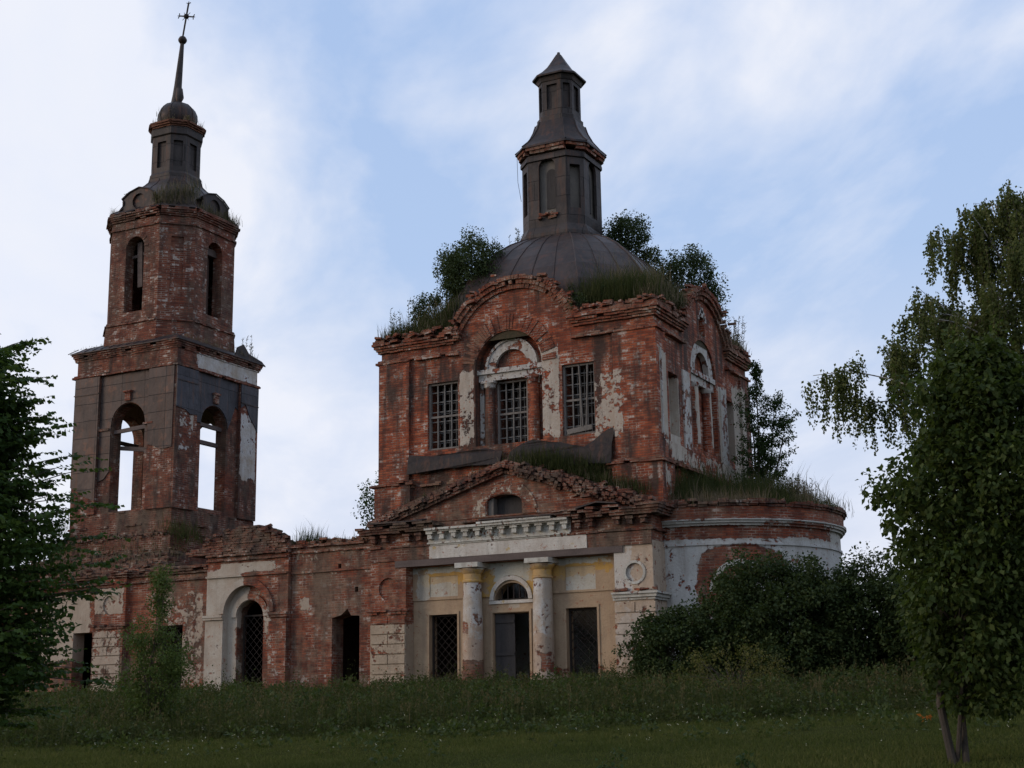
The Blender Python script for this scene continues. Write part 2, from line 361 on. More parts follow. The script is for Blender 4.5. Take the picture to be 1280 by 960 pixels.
M['cream'] = masonry('cream_plaster_frieze', bias=.66, pc=((.55, .53, .48), (.44, .40, .35)), amp=(.3, .3), paint=((.42, .32, .16), .64))
M['lunette'] = masonry('half_lost_lunette_plaster', bias=.42, pc=((.46, .42, .35), (.38, .32, .25)), amp=(.5, .4), grime=.6, film=.6)
M['cornice_cream'] = masonry('grey_cream_moulding', bias=.62, pc=((.50, .50, .45), (.40, .38, .33)), amp=(.3, .3))
TAN = ((.40, .295, .19), (.32, .225, .145)); LW = (.46, .47, .42); OC_ = (.48, .29, .075)
M['ochre'] = masonry('faded_ochre_plaster', bias=.66, pc=TAN, amp=(.3, .25), grime=.3, blobs=(((-5.1, .5, .3), (4, .6, .5), -.12),), zones=(((-5.1, .5, 2.9), (.2, .6, .2), LW, .4),))
M['ochre_top'] = masonry('ochre_and_limewash', bias=.7, pc=TAN, amp=(.25, .25), zones=(
    ((-7.7, .5, 3.95), (1.0, .6, .38), OC_, .9), ((-2.7, .5, 4.0), (1.1, .6, .32), OC_, .9), ((-5.15, .5, 3.5), (1.1, .6, .55), OC_, .9), ((-5.2, .5, 4.13), (4, .6, .14), LW, .95), ((-5.15, .5, 3.9), (.75, .6, .35), LW, .9), ((-8.5, .5, 3.6), (.25, .6, .5), LW, .6), ((-6.4, 0., 3.75), (.6, .6, .2), OC_, .5), ((-3.9, 0., 3.75), (.6, .6, .2), OC_, .5)))
M['panel'] = masonry('limewashed_panel', bias=.66, pc=((.46, .46, .42), (.42, .38, .30)), amp=(.3, .3), zones=(((-5, .5, 3.85), (5, .6, .22), OC_, .5),))
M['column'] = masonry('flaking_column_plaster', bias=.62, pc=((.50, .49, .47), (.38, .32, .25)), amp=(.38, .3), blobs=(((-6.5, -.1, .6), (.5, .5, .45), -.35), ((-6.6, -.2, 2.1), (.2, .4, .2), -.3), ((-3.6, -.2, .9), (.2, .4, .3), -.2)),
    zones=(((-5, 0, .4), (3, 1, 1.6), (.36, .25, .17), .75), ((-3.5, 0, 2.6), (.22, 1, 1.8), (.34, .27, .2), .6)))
M['pier_r'] = masonry('pier_plaster', bias=.60, pc=((.44, .36, .28), (.37, .28, .20)), amp=(.4, .3), zones=(((-1.1, 0, 3.6), (.35, .5, .8), (.48, .46, .42), .8), ((-.6, 0, 1.7), (.6, .5, .7), (.44, .40, .35), .6)))
M['pier_l'] = masonry('pier_half_bare', bias=-.15, pc=((.38, .31, .23), (.32, .25, .18)), amp=(.35, .3), blobs=(((-9.6, 0, 1.2), (.9, .6, 1.35), .75),), lime=.5, film=.5)
M['lower'] = masonry('lower_brick', bias=-.12, lime=.7, film=.38, grime=.75, pc=((.36, .30, .24), (.30, .24, .18)), blobs=(
    ((-9.9, 0, 4.7), (1.2, .8, .3), .4), ((-12.4, .15, 4.6), (1.3, .6, .55), .5), ((-13.3, .1, 2.6), (.4, .6, .9), .5), ((-12.5, .1, 3.4), (.8, .6, .4), .35), ((-10.7, .1, 1.4), (.3, .5, 1.2), .3),
    ((0, .5, 4.6), (.4, .7, 1.0), .3)))
M['return'] = masonry('blue_white_limewash', bias=.6, pc=((.46, .48, .50), (.45, .45, .43)), amp=(.3, .25))
M['apse'] = masonry('apse_limewash', cyl=(-.1, 5.45, 4.4), bias=.62, pc=((.48, .48, .46), (.42, .41, .38)), amp=(.32, .3), grime=.5, blobs=(
    ((2.3, 1.6, 3.8), (1.3, 1.8, .6), -.5, 1), ((1.5, 1.4, 3.0), (.55, 1.2, .9), -.45, 1), ((2.5, 5, 5.42), (6, 6, .2), -.62), ((1.6, 1.6, 4.8), (1.6, 2, .2), -.33), ((3.6, 3, 4.9), (.7, 2, .25), -.22)), zones=(((2.5, 4, 4.9), (5, 6, .35), (.34, .32, .27), .6),))
M['bay'] = masonry('arched_bay_plaster', bias=.06, lime=.7, film=.35, grime=.7, pc=((.42, .38, .32), (.35, .29, .23)), amp=(.4, .3), blobs=(
    ((-16.6, 0, 3.9), (.95, .6, .65), .7), ((-16.9, 0, 1.9), (.9, .6, 1.9), .62), ((-15.5, 0, 4.6), (1.4, .6, .2), .55), ((-14.1, 0, 3.4), (.4, .6, 1.1), -.15), ((-15.5, .1, 3.4), (1.3, .35, .85), .35), ((-14.6, .1, 1.3), (.3, .35, 1.7), .35), ((-15.4, 0, 5.5), (3, .6, .6), -.6)))
M['link'] = masonry('west_link_wall', bias=0., lime=.5, film=.4, grime=.8, pc=((.40, .34, .27), (.33, .26, .2)), amp=(.4, .3), blobs=(
    ((-18.6, .2, 2.2), (1.2, .6, 2.), .5), ((-21.9, 0, 3.7), (.8, .8, .55), .6), ((-21.9, 0, 1.5), (.8, .8, 1.3), .55), ((-24.5, .2, 2.8), (1.6, .8, 1.4), .7)))
TO = (-24.2, 5.55, 0)
M['tower'] = masonry('tower_brick', off=TO, bias=-.16, lime=.7, moss=.8, film=.2, grime=.85, brick=((.085, .025, .015), (.185, .047, .024), (.27, .10, .052)), pc=((.52, .52, .51), (.38, .33, .27)), blobs=(
    ((-21.6, 7.55, 10.8), (.5, .6, 1.5), .85), ((-21.6, 7.6, 8.6), (.5, .5, 1.), .4), ((-21.6, 3.5, 10.7), (.5, .5, .9), .62), ((-21.6, 3.3, 9.), (.5, .3, 1.), .35),
    ((-21.6, 6.1, 13.82), (.6, 2.3, .36), .85), ((-24.2, 3., 7.2), (3, 1., .4), .15), ((-26.4, 2.95, 8.2), (.4, .6, .5), .3), ((-24.22, 5.55, 11.), (2.3, 2.3, 3.4), .6), ((-24.2, 5.55, 8.), (2.0, 2.3, 2.), .3)))
M['tower_in'] = masonry('tower_inner_plaster', off=TO, bias=.62, pc=((.40, .34, .24), (.34, .27, .18)))
M['octagon'] = masonry('octagon_brick', off=TO, bias=-.28, lime=.95, moss=.9, film=.2, grime=.7, brick=((.09, .026, .016), (.185, .048, .025), (.26, .10, .055)))
M['metal'] = simple('rusted_roof_iron', (.022, .019, .02), (.048, .037, .034), 1.6, .55, .35, .5, extra=((.12, .05, .03), 2.3, .60, .6))
M['metal_seam'] = simple('seamed_roof_iron', (.026, .021, .021), (.062, .046, .041), 1.2, .5, .35, .4, extra=((.11, .05, .035), 1.7, .62, .5))
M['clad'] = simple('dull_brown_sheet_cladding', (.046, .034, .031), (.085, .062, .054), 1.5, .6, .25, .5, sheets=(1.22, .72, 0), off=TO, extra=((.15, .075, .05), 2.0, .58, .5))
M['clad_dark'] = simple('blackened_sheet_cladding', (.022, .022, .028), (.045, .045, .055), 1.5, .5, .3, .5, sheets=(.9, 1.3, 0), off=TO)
M['drum'] = simple('grey_sheet_iron', (.030, .026, .025), (.060, .050, .046), 2., .6, .25, .45, sheets=(.9, .75), extra=((.13, .065, .045), 2.5, .66, .4))
M['drum_in'] = simple('pale_grey_lining', (.11, .10, .09), (.17, .155, .135), 2., .85)
M['apron'] = simple('blackened_apron_iron', (.014, .012, .012), (.035, .027, .025), 2.2, .6, .3, .9)
M['rust'] = simple('rusty_iron', (.10, .045, .03), (.16, .07, .04), 3., .8, .2)
M['wood'] = simple('grey_wood', (.11, .10, .09), (.20, .18, .16), 3., .85, 0, .6, stretch=(1, 1, .2))
M['beamwood'] = simple('old_beam_wood', (.07, .055, .05), (.13, .10, .09), 3., .85, 0, .7, stretch=(.2, 1, 1))
M['darkwood_and_shade'] = simple('black_door_boards_and_shade', (.03, .028, .028), (.055, .05, .048), 2.5, .8, 0, .5, stretch=(3, 3, .3))  # door boards; also colours the shade sheet in the pediment opening
M['bars'] = simple('grey_painted_bars', (.085, .085, .085), (.15, .145, .135), 4., .7)
M['lattice'] = simple('rusty_lattice', (.018, .015, .013), (.032, .024, .02), 4., .8)
M['interior'] = simple('dark_interior_masonry', (.05, .03, .025), (.09, .06, .05), 1.5, .95)
M['soil'] = simple('mossy_rubble_soil', (.035, .032, .018), (.075, .055, .032), 2.2, .95, 0, .9, extra=((.14, .06, .04), 3., .58, .7))
M['bark'] = simple('dark_bark', (.035, .03, .025), (.08, .065, .05), 7., .9, 0, .8, stretch=(1, 1, .25))
M['birchbark'] = simple('birch_bark', (.30, .29, .26), (.42, .40, .37), 4., .8, 0, .4, stretch=(1, 1, 2.), extra=((.04, .04, .04), 5., .6, .9))
M['twig'] = simple('twig', (.07, .055, .04), (.12, .10, .07), 8., .9)
M['ground'] = None

exec_parts = []
# ============================================================ GROUND
def gz(x, y): return np.clip(-2.24 + .056 * (np.asarray(y, float) + 42), -2.6, .35) + np.clip(-.018 * (np.asarray(x, float) + 8), -.1, .45) * np.clip((np.asarray(y, float) + 30) / 25, 0, 1)
def ground():
    m_, t = newmat('meadow_ground'); P = t.new('ShaderNodeTexCoord').outputs['Object']
    n_ = t.noise(P, .35, 5, .6); n2_ = t.noise(P, 3., 5, .65)
    col = t.mix(t.rng(n_, .35, .65), (.030, .036, .010, 1), (.045, .050, .015, 1)); col = t.mix(t.rng(n2_, .4, .75, 0., .7), col, (.022, .024, .010, 1))
    t.put(t.b.inputs['Base Color'], col); t.b.inputs['Roughness'].default_value = 1.; t.b.inputs['Specular IOR Level'].default_value = .0
    bp = t.new('ShaderNodeBump'); bp.inputs['Distance'].default_value = .08; t.put(bp.inputs['Height'], n2_); t.l.new(bp.outputs[0], t.b.inputs['Normal'])
    xs = np.concatenate([[-2500, -900, -300, -120, -60], np.linspace(-45, 40, 70), [60, 120, 300, 900, 2500]]); ys = np.concatenate([[-2500, -900, -300, -120, -70], np.linspace(-55, 20, 60), [40, 90, 300, 900, 2500]])
    X, Y = np.meshgrid(xs, ys); Z = gz(X, Y) + (np.sin(X * .7 + Y * .3) * np.cos(Y * .55 - X * .2)) * .035
    v = np.stack([X, Y, Z], -1).reshape(-1, 3).tolist(); n = len(xs)
    f = [(j * n + i, j * n + i + 1, (j + 1) * n + i + 1, (j + 1) * n + i) for j in range(len(ys) - 1) for i in range(n - 1)]
    me = bpy.data.meshes.new('ground'); me.from_pydata(v, [], f)
    for p in me.polygons: p.use_smooth = True
    tag(link('ground', me, m_), kind='structure')
ground()

# ============================================================ CHURCH
church = thing('church', 'ruined red brick church with portico, domed cube and round apse, shrubs growing on its roof', 'church')
# ---- upper cube: front wall with three openings, the middle one a round-headed niche
U0, U1, V0, V1 = -10.4, 0.0, .8, 10.1
gc, gzc, gR = -5.05, 11.25, 2.5
ga = math.degrees(math.asin((12.35 - gzc) / gR))
fo = [(U0, 5.4), (U1, 5.4), (U1, 12.35)] + [(gc + gR * cos(R(t)), gzc + gR * sin(R(t))) for t in np.linspace(ga, 180 - ga, 22)] + [(U0, 12.35)]
mb = MB()
mb.plate(fo, [rect(-8.51, -7.29, 8.26, 10.62), rect(-3.33, -2.15, 8.26, 10.66), arch(-5.34, 1.28, 8.22, 10.86, 20)], .42, front(V0))
mb.plate([(U0 + .01, 5.4), (U1 - .01, 5.4), (U1 - .01, 12.2), (U0 + .01, 12.2)], [rect(-8.51, -7.29, 8.26, 10.62), rect(-3.33, -2.15, 8.26, 10.66), rect(-6.0, -4.82, 8.22, 10.48)], .5, front(V0 + .422))
# east wall
eo = [(V0 + .43, 5.4), (V1, 5.4), (V1, 12.35)] + [(5.55 + gR * cos(R(t)), gzc + gR * sin(R(t))) for t in np.linspace(ga, 180 - ga, 22)] + [(V0 + .43, 12.35)]
mb.plate(eo, [arch(5.4, 1.28, 8.1, 10.8, 18), rect(1.95, 2.8, 8.2, 10.3), rect(7.75, 8.5, 8.2, 10.4), arch(5.45, .28, 12.25, 12.85, 8)], .3, east(U1 - .002))
mb.plate([(V0 + .95, 5.4), (V1, 5.4), (V1, 12.3), (5.5, 13.6), (V0 + .95, 12.3)], [], .4, east(U1 - .304))
mb.plate(rect(V0 + .95, V1, 5.4, 12.3), [], .8, west(U0)); mb.plate(rect(U0, U1, 5.4, 12.3), [], .8, back(V1))
# corner pilasters and the plinth band below them
for x0, x1 in ((U0 - .04, U0 + 1.2), (U1 - 1.42, U1 + .04)):
    mb.box(x0, x1, V0 - .12, V0 + .1, 7.2, 11.5); mb.box(x0 - .1, x1 + .1, V0 - .22, V0 + .1, 5.4, 7.1)
mb.box(U1 - .1, U1 + .09, V0 - .115, V0 + .75, 7.2, 11.5); mb.box(U1 - .1, U1 + .2, V0 - .215, V0 + .9, 5.4, 7.1); mb.box(U1 - .1, U1 + .09, V1 - .9, V1 + .08, 7.2, 11.5)
mb.box(U1 - .1, U1 + .07, V0 + .9, V1, 7.25, 7.9)
nave = mb.build('nave_wall', M['upper'], church)
# brick courses: plinth ledge, string and cornice
mb = MB()
for z0, z1, o_, ms in ((7.1, 7.18, .26, .15), (7.18, 7.26, .2, .2)):
    course(mb, [(U0 - .04, V0 - .05), (U0 + 1.2, V0 - .05)], z0, z1, o_, miss=ms); course(mb, [(U1 - 1.42, V0 - .05), (U1 + .04, V0 - .05), (U1 + .04, V1)], z0, z1, o_, miss=ms)
    course(mb, [(U0 + 1.25, V0), (U1 - 1.5, V0)], z0 - .1, z1 - .1, o_ - .1, miss=.4)
build_split(mb, 'plinth_ledge', M['brick'], church); mb = MB()
for z0, z1, o_, ms in ((11.5, 11.58, .16, .08), (11.58, 11.66, .10, .1), (11.92, 12.0, .14, .05), (12.0, 12.08, .22, .06), (12.08, 12.17, .32, .06), (12.17, 12.26, .40, .1), (12.26, 12.36, .36, .2), (12.36, 12.44, .3, .45)):
    pass
for path in ([(U0, V1), (U0, V0), (-7.35, V0)], [(-2.75, V0), (U1, V0), (U1, 3.25)], [(U1, 7.85), (U1, V1)]):
    mb = MB()
    for z0, z1, o_, ms in ((11.5, 11.58, .16, .08), (11.58, 11.66, .10, .1)): course(mb, path, z0, z1, o_, miss=ms)
    mb.build('string_course', M['brick'], church); mb = MB()
    for z0, z1, o_, ms in ((11.92, 12.0, .10, .05), (12.0, 12.08, .15, .06), (12.08, 12.17, .21, .06), (12.17, 12.26, .27, .1), (12.26, 12.36, .24, .2), (12.36, 12.44, .18, .45)): course(mb, path, z0, z1, o_, miss=ms)
    mb.build('cornice', M['brick'], church)
for fn_, cc_ in ((front(V0), gc), (east(U1), 5.55)):
  mb = MB()
  for r0, r1, pr, n, ms in ((2.3, 2.45, .10, 62, .04), (2.45, 2.6, .18, 44, .05), (2.6, 2.74, .25, 66, .12)):
    voussoirs(mb, fn_, cc_, gzc, r0, r1, 24, 156, -pr, .3, n, ms)
  for _ in range(45):
    t_ = R(random.uniform(24, 156)); rr = random.uniform(2.6, 2.85); c_ = Vector(fn_(cc_ + rr * cos(t_), gzc + rr * sin(t_), random.uniform(-.3, .35))); rubble(mb, c_, c_, 1)
  mb.build('gable_arch', M['brick'], church)
mb = MB(); voussoirs(mb, front(V0), -5.34, 10.86, 1.32, 1.85, 2, 178, -.02, .2, 44, .12, .03); mb.build('niche_arch', M['brick'], church)
mb = MB()
rubble(mb, (U0, V0 - .1, 12.42), (-7.5, V0 - .1, 12.46), 60); rubble(mb, (-2.7, V0 - .1, 12.48), (0, V0 - .1, 12.5), 60); rubble(mb, (.1, V0, 12.48), (.1, 3.2, 12.5), 50); rubble(mb, (.1, 7.9, 12.45), (.1, V1, 12.48), 40)
build_split(mb, 'loose_cornice_brick', M['brick'], church)
# niche on the front: entablature, lunette, half columns
mb = MB()
mb.plate(rect(-6.6, -4.08, 10.5, 10.84), [], .16, front(V0 + .24)); mb.plate(rect(-6.66, -4.02, 10.74, 10.90), [], .24, front(V0 + .16))
mb.plate(band(-5.34, 10.92, .62, .92, 0, 180), [], .14, front(V0 + .27)); mb.plate(band(-5.34, 10.92, .92, 1.0, 0, 180), [], .2, front(V0 + .22))
mb.plate(rect(-6.62, -6.46, 8.22, 10.5), [], .06, front(V0 + .36)); mb.plate(rect(-4.22, -4.06, 8.22, 10.5), [], .06, front(V0 + .36))
nt = mb.build('niche_trim', M['upper_white'], church)
for cx in (-6.22, -4.52):
    mb = MB(); mb.lathe(cx, V0 + .34, [(.19, 8.2), (.185, 9.2), (.165, 10.25)], 18); hc = mb.build('half_column', M['upper'], church, 50)
    mb = MB(); mb.lathe(cx, V0 + .34, [(.17, 10.25), (.2, 10.28), (.19, 10.33), (.23, 10.42), (.235, 10.5)], 18); mb.box(cx - .25, cx + .25, V0 + .12, V0 + .42, 10.42, 10.498); mb.build('capital', M['upper_white'], hc, 40)
# side niche trim
mb = MB()
mb.plate(rect(4.1, 6.7, 10.45, 10.82), [], .12, east(U1 - .1)); mb.plate(rect(4.02, 6.78, 10.72, 10.9), [], .2, east(U1 - .02))
mb.plate(band(5.4, 10.93, .72, 1.12, 0, 180), [], .2, east(U1 - .06))
mb.plate(rect(3.2, 3.85, 7.9, 10.6), [], .08, east(U1 + .05)); mb.plate(rect(6.98, 7.62, 7.9, 10.7), [], .08, east(U1 + .05))
mb.plate(rect(1.02, 1.12, 7.9, 10.9), [], .07, east(U1 + .12))
mb.plate(rect(4.25, 4.6, 8.1, 10.45), [], .06, east(U1 - .18)); mb.plate(rect(6.2, 6.55, 8.1, 10.45), [], .06, east(U1 - .18))
mb.plate(ragpoly(rect(5.35, 5.55, 12.95, 13.3), .1, .03), [], .05, east(U1 + .03)); mb.plate(band(5.45, 12.8, .3, .42, 0, 180, 10), [], .05, east(U1 + .03))
build_split(mb, 'side_niche_trim', M['upper_white'], church)
for yy in (4.75, 6.05):
    mb = MB(); mb.lathe(U1 - .16, yy, [(.19, 8.1), (.165, 10.3)], 16); hc = mb.build('half_column', M['upper'], church, 50)
    mb = MB(); mb.lathe(U1 - .16, yy, [(.17, 10.3), (.22, 10.38), (.22, 10.449)], 16); mb.build('capital', M['upper_white'], hc, 40)
# windows of the upper cube with double grilles
def grille(parent, x0, x1, z0, z1, y, nv, nh, mat, th=.05):
    mb = MB()
    for i in range(nv): x = x0 + (x1 - x0) * (i + 1) / (nv + 1); mb.beam((x, y, z0), (x + random.uniform(-.01, .01), y, z1), th, th)
    for i in range(nh): z = z0 + (z1 - z0) * (i + .7) / (nh + .4); mb.beam((x0, y + .045, z), (x1, y + .045, z + random.uniform(-.01, .01)), th * .7, th * .8)
    return mb.build('grille', mat, parent)
for x0, x1, z0, z1, yy in ((-8.51, -7.29, 8.26, 10.62, V0 + .1), (-3.33, -2.15, 8.26, 10.66, V0 + .1), (-6.0, -4.82, 8.22, 10.48, V0 + .46)):
    mb = MB(); f_ = .07
    mb.box(x0 + .003, x0 + f_, yy, yy + .12, z0 + .003, z1 - .003); mb.box(x1 - f_, x1 - .003, yy, yy + .12, z0 + .003, z1 - .003)
    mb.box(x0 + f_, x1 - f_, yy, yy + .12, z1 - f_, z1 - .004); mb.box(x0 + f_, x1 - f_, yy, yy + .12, z0 + .004, z0 + f_); mb.box(x0 + f_, x1 - f_, yy + .01, yy + .1, (z0 + z1) / 2 - .05, (z0 + z1) / 2 + .02)
    wn = mb.build('window', M['wood'], church)
    grille(wn, x0 + f_, x1 - f_, z0 + f_, z1 - f_, yy + .05, 3, 6, M['bars'], .045)
    grille(wn, x0 + f_ + .05, x1 - f_, z0 + f_, z1 - f_, yy + .36, 3, 6, M['bars'], .035)
# loose boards leaning in the right window
mb = MB(); mb.beam((-2.62, V0 + .06, 8.5), (-2.72, V0 + .06, 10.6), .1, .03); mb.beam((-2.5, V0 + .05, 8.4), (-2.4, V0 + .05, 10.6), .07, .03); mb.beam((-3.2, V0 + .04, 8.38), (-2.3, V0 + .04, 8.48), .03, .16, .01)
build_split(mb, 'loose_board', M['wood'], church)
# sheet iron apron under the windows
for i, pts in enumerate(([(-9.2, 7.45), (-8.2, 7.5), (-7.0, 7.55), (-5.6, 7.5), (-5.5, 7.95), (-6.2, 8.12), (-7.2, 8.1), (-8.2, 8.02), (-9.2, 8.12)],
                         [(-5.4, 7.4), (-4.2, 7.3), (-2.8, 7.2), (-1.5, 7.15), (-1.48, 8.35), (-1.9, 8.2), (-2.5, 7.8), (-3.4, 8.05), (-4.4, 8.25), (-4.9, 8.1), (-5.2, 7.9)])):
    mb = MB(); mb.plate(ragpoly(pts, .3, .03), [], .025, lambda u, v, w_: (u, V0 - .06 - w_ - max(0, (8.2 - v)) * .22 + .03 * sin(u * 5), v)); mb.build('iron_apron', M['apron'], church)
# floor and ceiling slabs close the cube; added dark partition blackens the windows
mb = MB(); mb.box(U0 + .3, U1 - .3, V0 + .93, V1 - .3, 12.0, 12.28)
for zz, i_ in ((5.3, 0),): mb.box(U0 + .3, U1 - .3, V0 + .9, V1 - .3, 5.25, 5.38)
mb.box(U0 + .82, U1 - .75, V0 + 1.9, V0 + 2.0, 5.4, 12.0)
mb.build('vault_and_shade_partition', M['interior'], church)
# ---- dome, eight sided, seamed iron
DC = (-5.2, 5.45)
def octring(cx, cy, ap, hw, z): # cardinal half width hw
    return [(cx + x * 1., cy + y * 1., z) for x, y in ((-hw, -ap), (hw, -ap), (ap, -hw), (ap, hw), (hw, ap), (-hw, ap), (-ap, hw), (-ap, -hw))]
dprof = [(4.35, 12.3), (4.33, 13.0), (4.12, 13.8), (3.72, 14.5), (3.22, 15.15), (2.7, 15.68), (2.2, 16.05), (1.75, 16.3), (1.5, 16.4)]
mb = MB(); mb.rings([octring(*DC, a_, a_ * .56, z) for a_, z in dprof])
for fi in range(8):      # standing seams run up every facet, and a hip roll between facets
    for s_ in ((.0, .2, .4, .6, .8) if fi % 2 == 0 else (.0, .33, .66)):
        pts = []
        for a_, z in dprof:
            r_ = octring(*DC, a_, a_ * .56, z); p, q = Vector(r_[fi]), Vector(r_[(fi + 1) % 8]); c_ = p.lerp(q, s_); n_ = (c_ - Vector((*DC, z))); n_.z = 0
            pts.append(c_ + n_.normalized() * .01)
        mb.tube(pts, .035 if s_ == 0 else .022, 5)
dome = mb.build('dome', M['metal_seam'], church)
# ---- lantern: tall octagonal drum, window niches on the four sides, skirt roof, second drum, cap
def octdrum(mb, cx, cy, ap, hw, z0, z1, t_, open_c=None, open_d=None):
    r_ = octring(cx, cy, ap, hw, 0)
    for i in range(8):
        p, q = Vector(r_[i]), Vector(r_[(i + 1) % 8]); d_ = q - p; L_ = d_.length; d_.normalize(); n_ = Vector((d_.y, -d_.x, 0))
        op = open_c if i % 2 == 0 else open_d
        holes = [op(L_ / 2)] if op else []
        mb.plate(rect(.004, L_ - .004, z0, z1), holes, t_, lambda u, v, w_, p=p, d_=d_, n_=n_: tuple(p + d_ * u - n_ * w_ + Vector((0, 0, v))))
LC = (-5.33, 5.45)
mb = MB(); octdrum(mb, *LC, 1.28, .78, 16.9, 19.75, .1, lambda c: arch(c, .34, 17.35, 19.2, 12), lambda c: rect(c - .2, c + .2, 17.5, 19.2))
mb.rings([octring(*LC, a_, a_ * .6, z) for a_, z in ((1.42, 16.2), (1.42, 16.6), (1.34, 16.8), (1.29, 16.9))])
mb.rings([octring(*LC, a_, a_ * .6, z) for a_, z in ((1.24, 19.5), (1.34, 19.5), (1.34, 19.62), (1.31, 19.72))])
ln = mb.build('lantern', M['drum'], church)
mb = MB(); mb.rings([octring(*LC, 1.08, .65, z) for z in (16.5, 19.7)]); mb.build('niche_lining', M['drum_in'], ln)
mb = MB(); mb.plate(arch(0, .2, 17.6, 18.95, 10), [], .02, lambda u, v, w_: (LC[0] + .1 + u, LC[1] - 1.085 - w_, v)); mb.plate(arch(0, .2, 17.6, 18.95, 10), [], .02, lambda u, v, w_: (LC[0] + 1.085 + w_, LC[1] + u, v))
build_split(mb, 'blind_opening', M['darkwood_and_shade'], ln)
mb = MB(); course(mb, [tuple(p[:2]) for p in octring(*LC, 1.33, .8, 0)], 19.78, 19.9, .08, miss=.1, closed=True, ext=False, L=.2); course(mb, [tuple(p[:2]) for p in octring(*LC, 1.33, .8, 0)], 19.9, 20.02, .13, miss=.12, closed=True, ext=False, L=.2)
for k in range(8): rubble(mb, (LC[0] - .33 + .09 * k, LC[1] - 1.3, 17.28), (LC[0] - .33 + .09 * k, LC[1] - 1.3, 17.32), 2, spread=(.03, .03, .04))
mb.build('brick_cornice', M['brick'], ln)
mb = MB(); mb.rings([octring(*LC, a_, a_ * .6, z) for a_, z in ((1.50, 20.02), (1.49, 20.1), (1.28, 20.32), (1.06, 20.62), (.90, 20.95), (.82, 21.25), (.7, 21.32))])
for k in range(8):
    mb.tube([Vector(octring(*LC, a_, a_ * .6, z)[k]) for a_, z in ((1.50, 20.1), (1.28, 20.33), (1.06, 20.63), (.90, 20.96), (.82, 21.25))], .03, 5)
mb.build('skirt_roof', M['metal'], church)
mb = MB(); octdrum(mb, *LC, .70, .40, 21.28, 23.0, .07, lambda c: rect(c - .22, c + .22, 21.75, 22.75), lambda c: rect(c - .14, c + .14, 21.75, 22.75))
mb.rings([octring(*LC, a_, a_ * .57, z) for a_, z in ((.77, 21.25), (.77, 21.45), (.71, 21.5))]); mb.rings([octring(*LC, .60, .34, z) for z in (21.3, 23.0)])
mb.rings([octring(*LC, a_, a_ * .57, z) for a_, z in ((.73, 22.9), (.80, 23.1))])
mb.build('upper_lantern', M['drum'], church)
mb = MB(); mb.rings([octring(*LC, a_, a_ * .57, z) for a_, z in ((.90, 23.08), (.91, 23.14), (.68, 23.34), (.46, 23.6), (.27, 23.92), (.10, 24.22), (.05, 24.27), (.05, 24.33))])
mb.build('pointed_cap', M['metal'], church)
mb = MB(); mb.tube([(LC[0] - 1.45, LC[1] - .85, 20.05), (LC[0] - 1.43, LC[1] - .85, 19.), (LC[0] - 1.3, LC[1] - .85, 18.2)], .009, 5); mb.build('hanging_wire', M['lattice'], church)

# ---- lower storey: portico in antis
mb = MB(); YB = .5
dr = [(-5.86, -.4), (-4.54, -.4), (-4.54, 2.56), (-5.86, 2.56)]
lun = arch(-5.17, .62, 2.97, 2.975, 16, .56)
wl, wr = rect(-8.28, -7.17, .05, 2.62), rect(-3.22, -2.13, .05, 2.6)
mb.plate(rect(-8.9, -1.3, -.6, 3.0), [wl, wr, dr[:2] + dr[2:]], .5, front(YB)) if False else mb.plate(rect(-8.9, -1.3, -.6, 4.4), [wl, wr, rect(-5.86, -4.54, -.35, 2.56), lun], .5, front(YB))
rw = mb.build('recessed_wall', M['ochre'], church)
mb = MB(); mb.plate(rect(-8.9, -1.3, 3.05, 4.2), [lun_ for lun_ in ([ (x, z) for x, z in arch(-5.17, .80, 3.0501, 3.052, 16, .72)],)][:0] + [rect(-8.24, -7.16, 3.2, 3.88), rect(-3.2, -2.15, 3.17, 3.92)], .04, front(YB - .041)) if False else None
def halfskin(x0, x1, hole):   # thin coat of paint-flaked plaster left and right of the lunette
    mb.plate(rect(x0, x1, 3.1, 4.2), [hole], .045, front(YB - .046))
halfskin(-8.9, -6.05, rect(-8.24, -7.16, 3.2, 3.88)); halfskin(-4.3, -1.3, rect(-3.2, -2.15, 3.17, 3.92))
mb.plate([(-6.05, 3.1), (-5.92, 3.1)] + [(-5.17 + .76 * cos(R(t)), 2.98 + .80 * sin(R(t))) for t in np.linspace(171, 9, 18)] + [(-4.3, 3.1), (-4.3, 4.2), (-6.05, 4.2)], [], .045, front(YB - .046))
mb.build('limewashed_frieze', M['ochre_top'], church)
mb = MB(); mb.plate(band(-5.17, 2.98, .64, .78, 0, 180, 20, 1.0), [], .08, front(YB - .09)); mb.plate(rect(-5.98, -4.38, 2.86, 2.965), [], .05, front(YB - .055))
mb.build('fanlight_archivolt', M['cream'], church)
for a_ in (rect(-8.24, -7.16, 3.2, 3.88), rect(-3.2, -2.15, 3.17, 3.92)): mb = MB(); mb.plate(a_, [], .02, front(YB - .022)); mb.build('wall_panel', M['panel'], church)
mb = MB()
for x in (-8.35, -3.29): mb.plate(rect(x, x + 1.22, -.3, 2.7), [rect(x + .07, x + 1.15, -.25, 2.61)], .03, front(YB - .035))
mb.plate(rect(-5.95, -4.45, -.45, 2.66), [rect(-5.87, -4.53, -.4, 2.58)], .04, front(YB - .045))
build_split(mb, 'door_and_window_surrounds', M['ochre'], church)
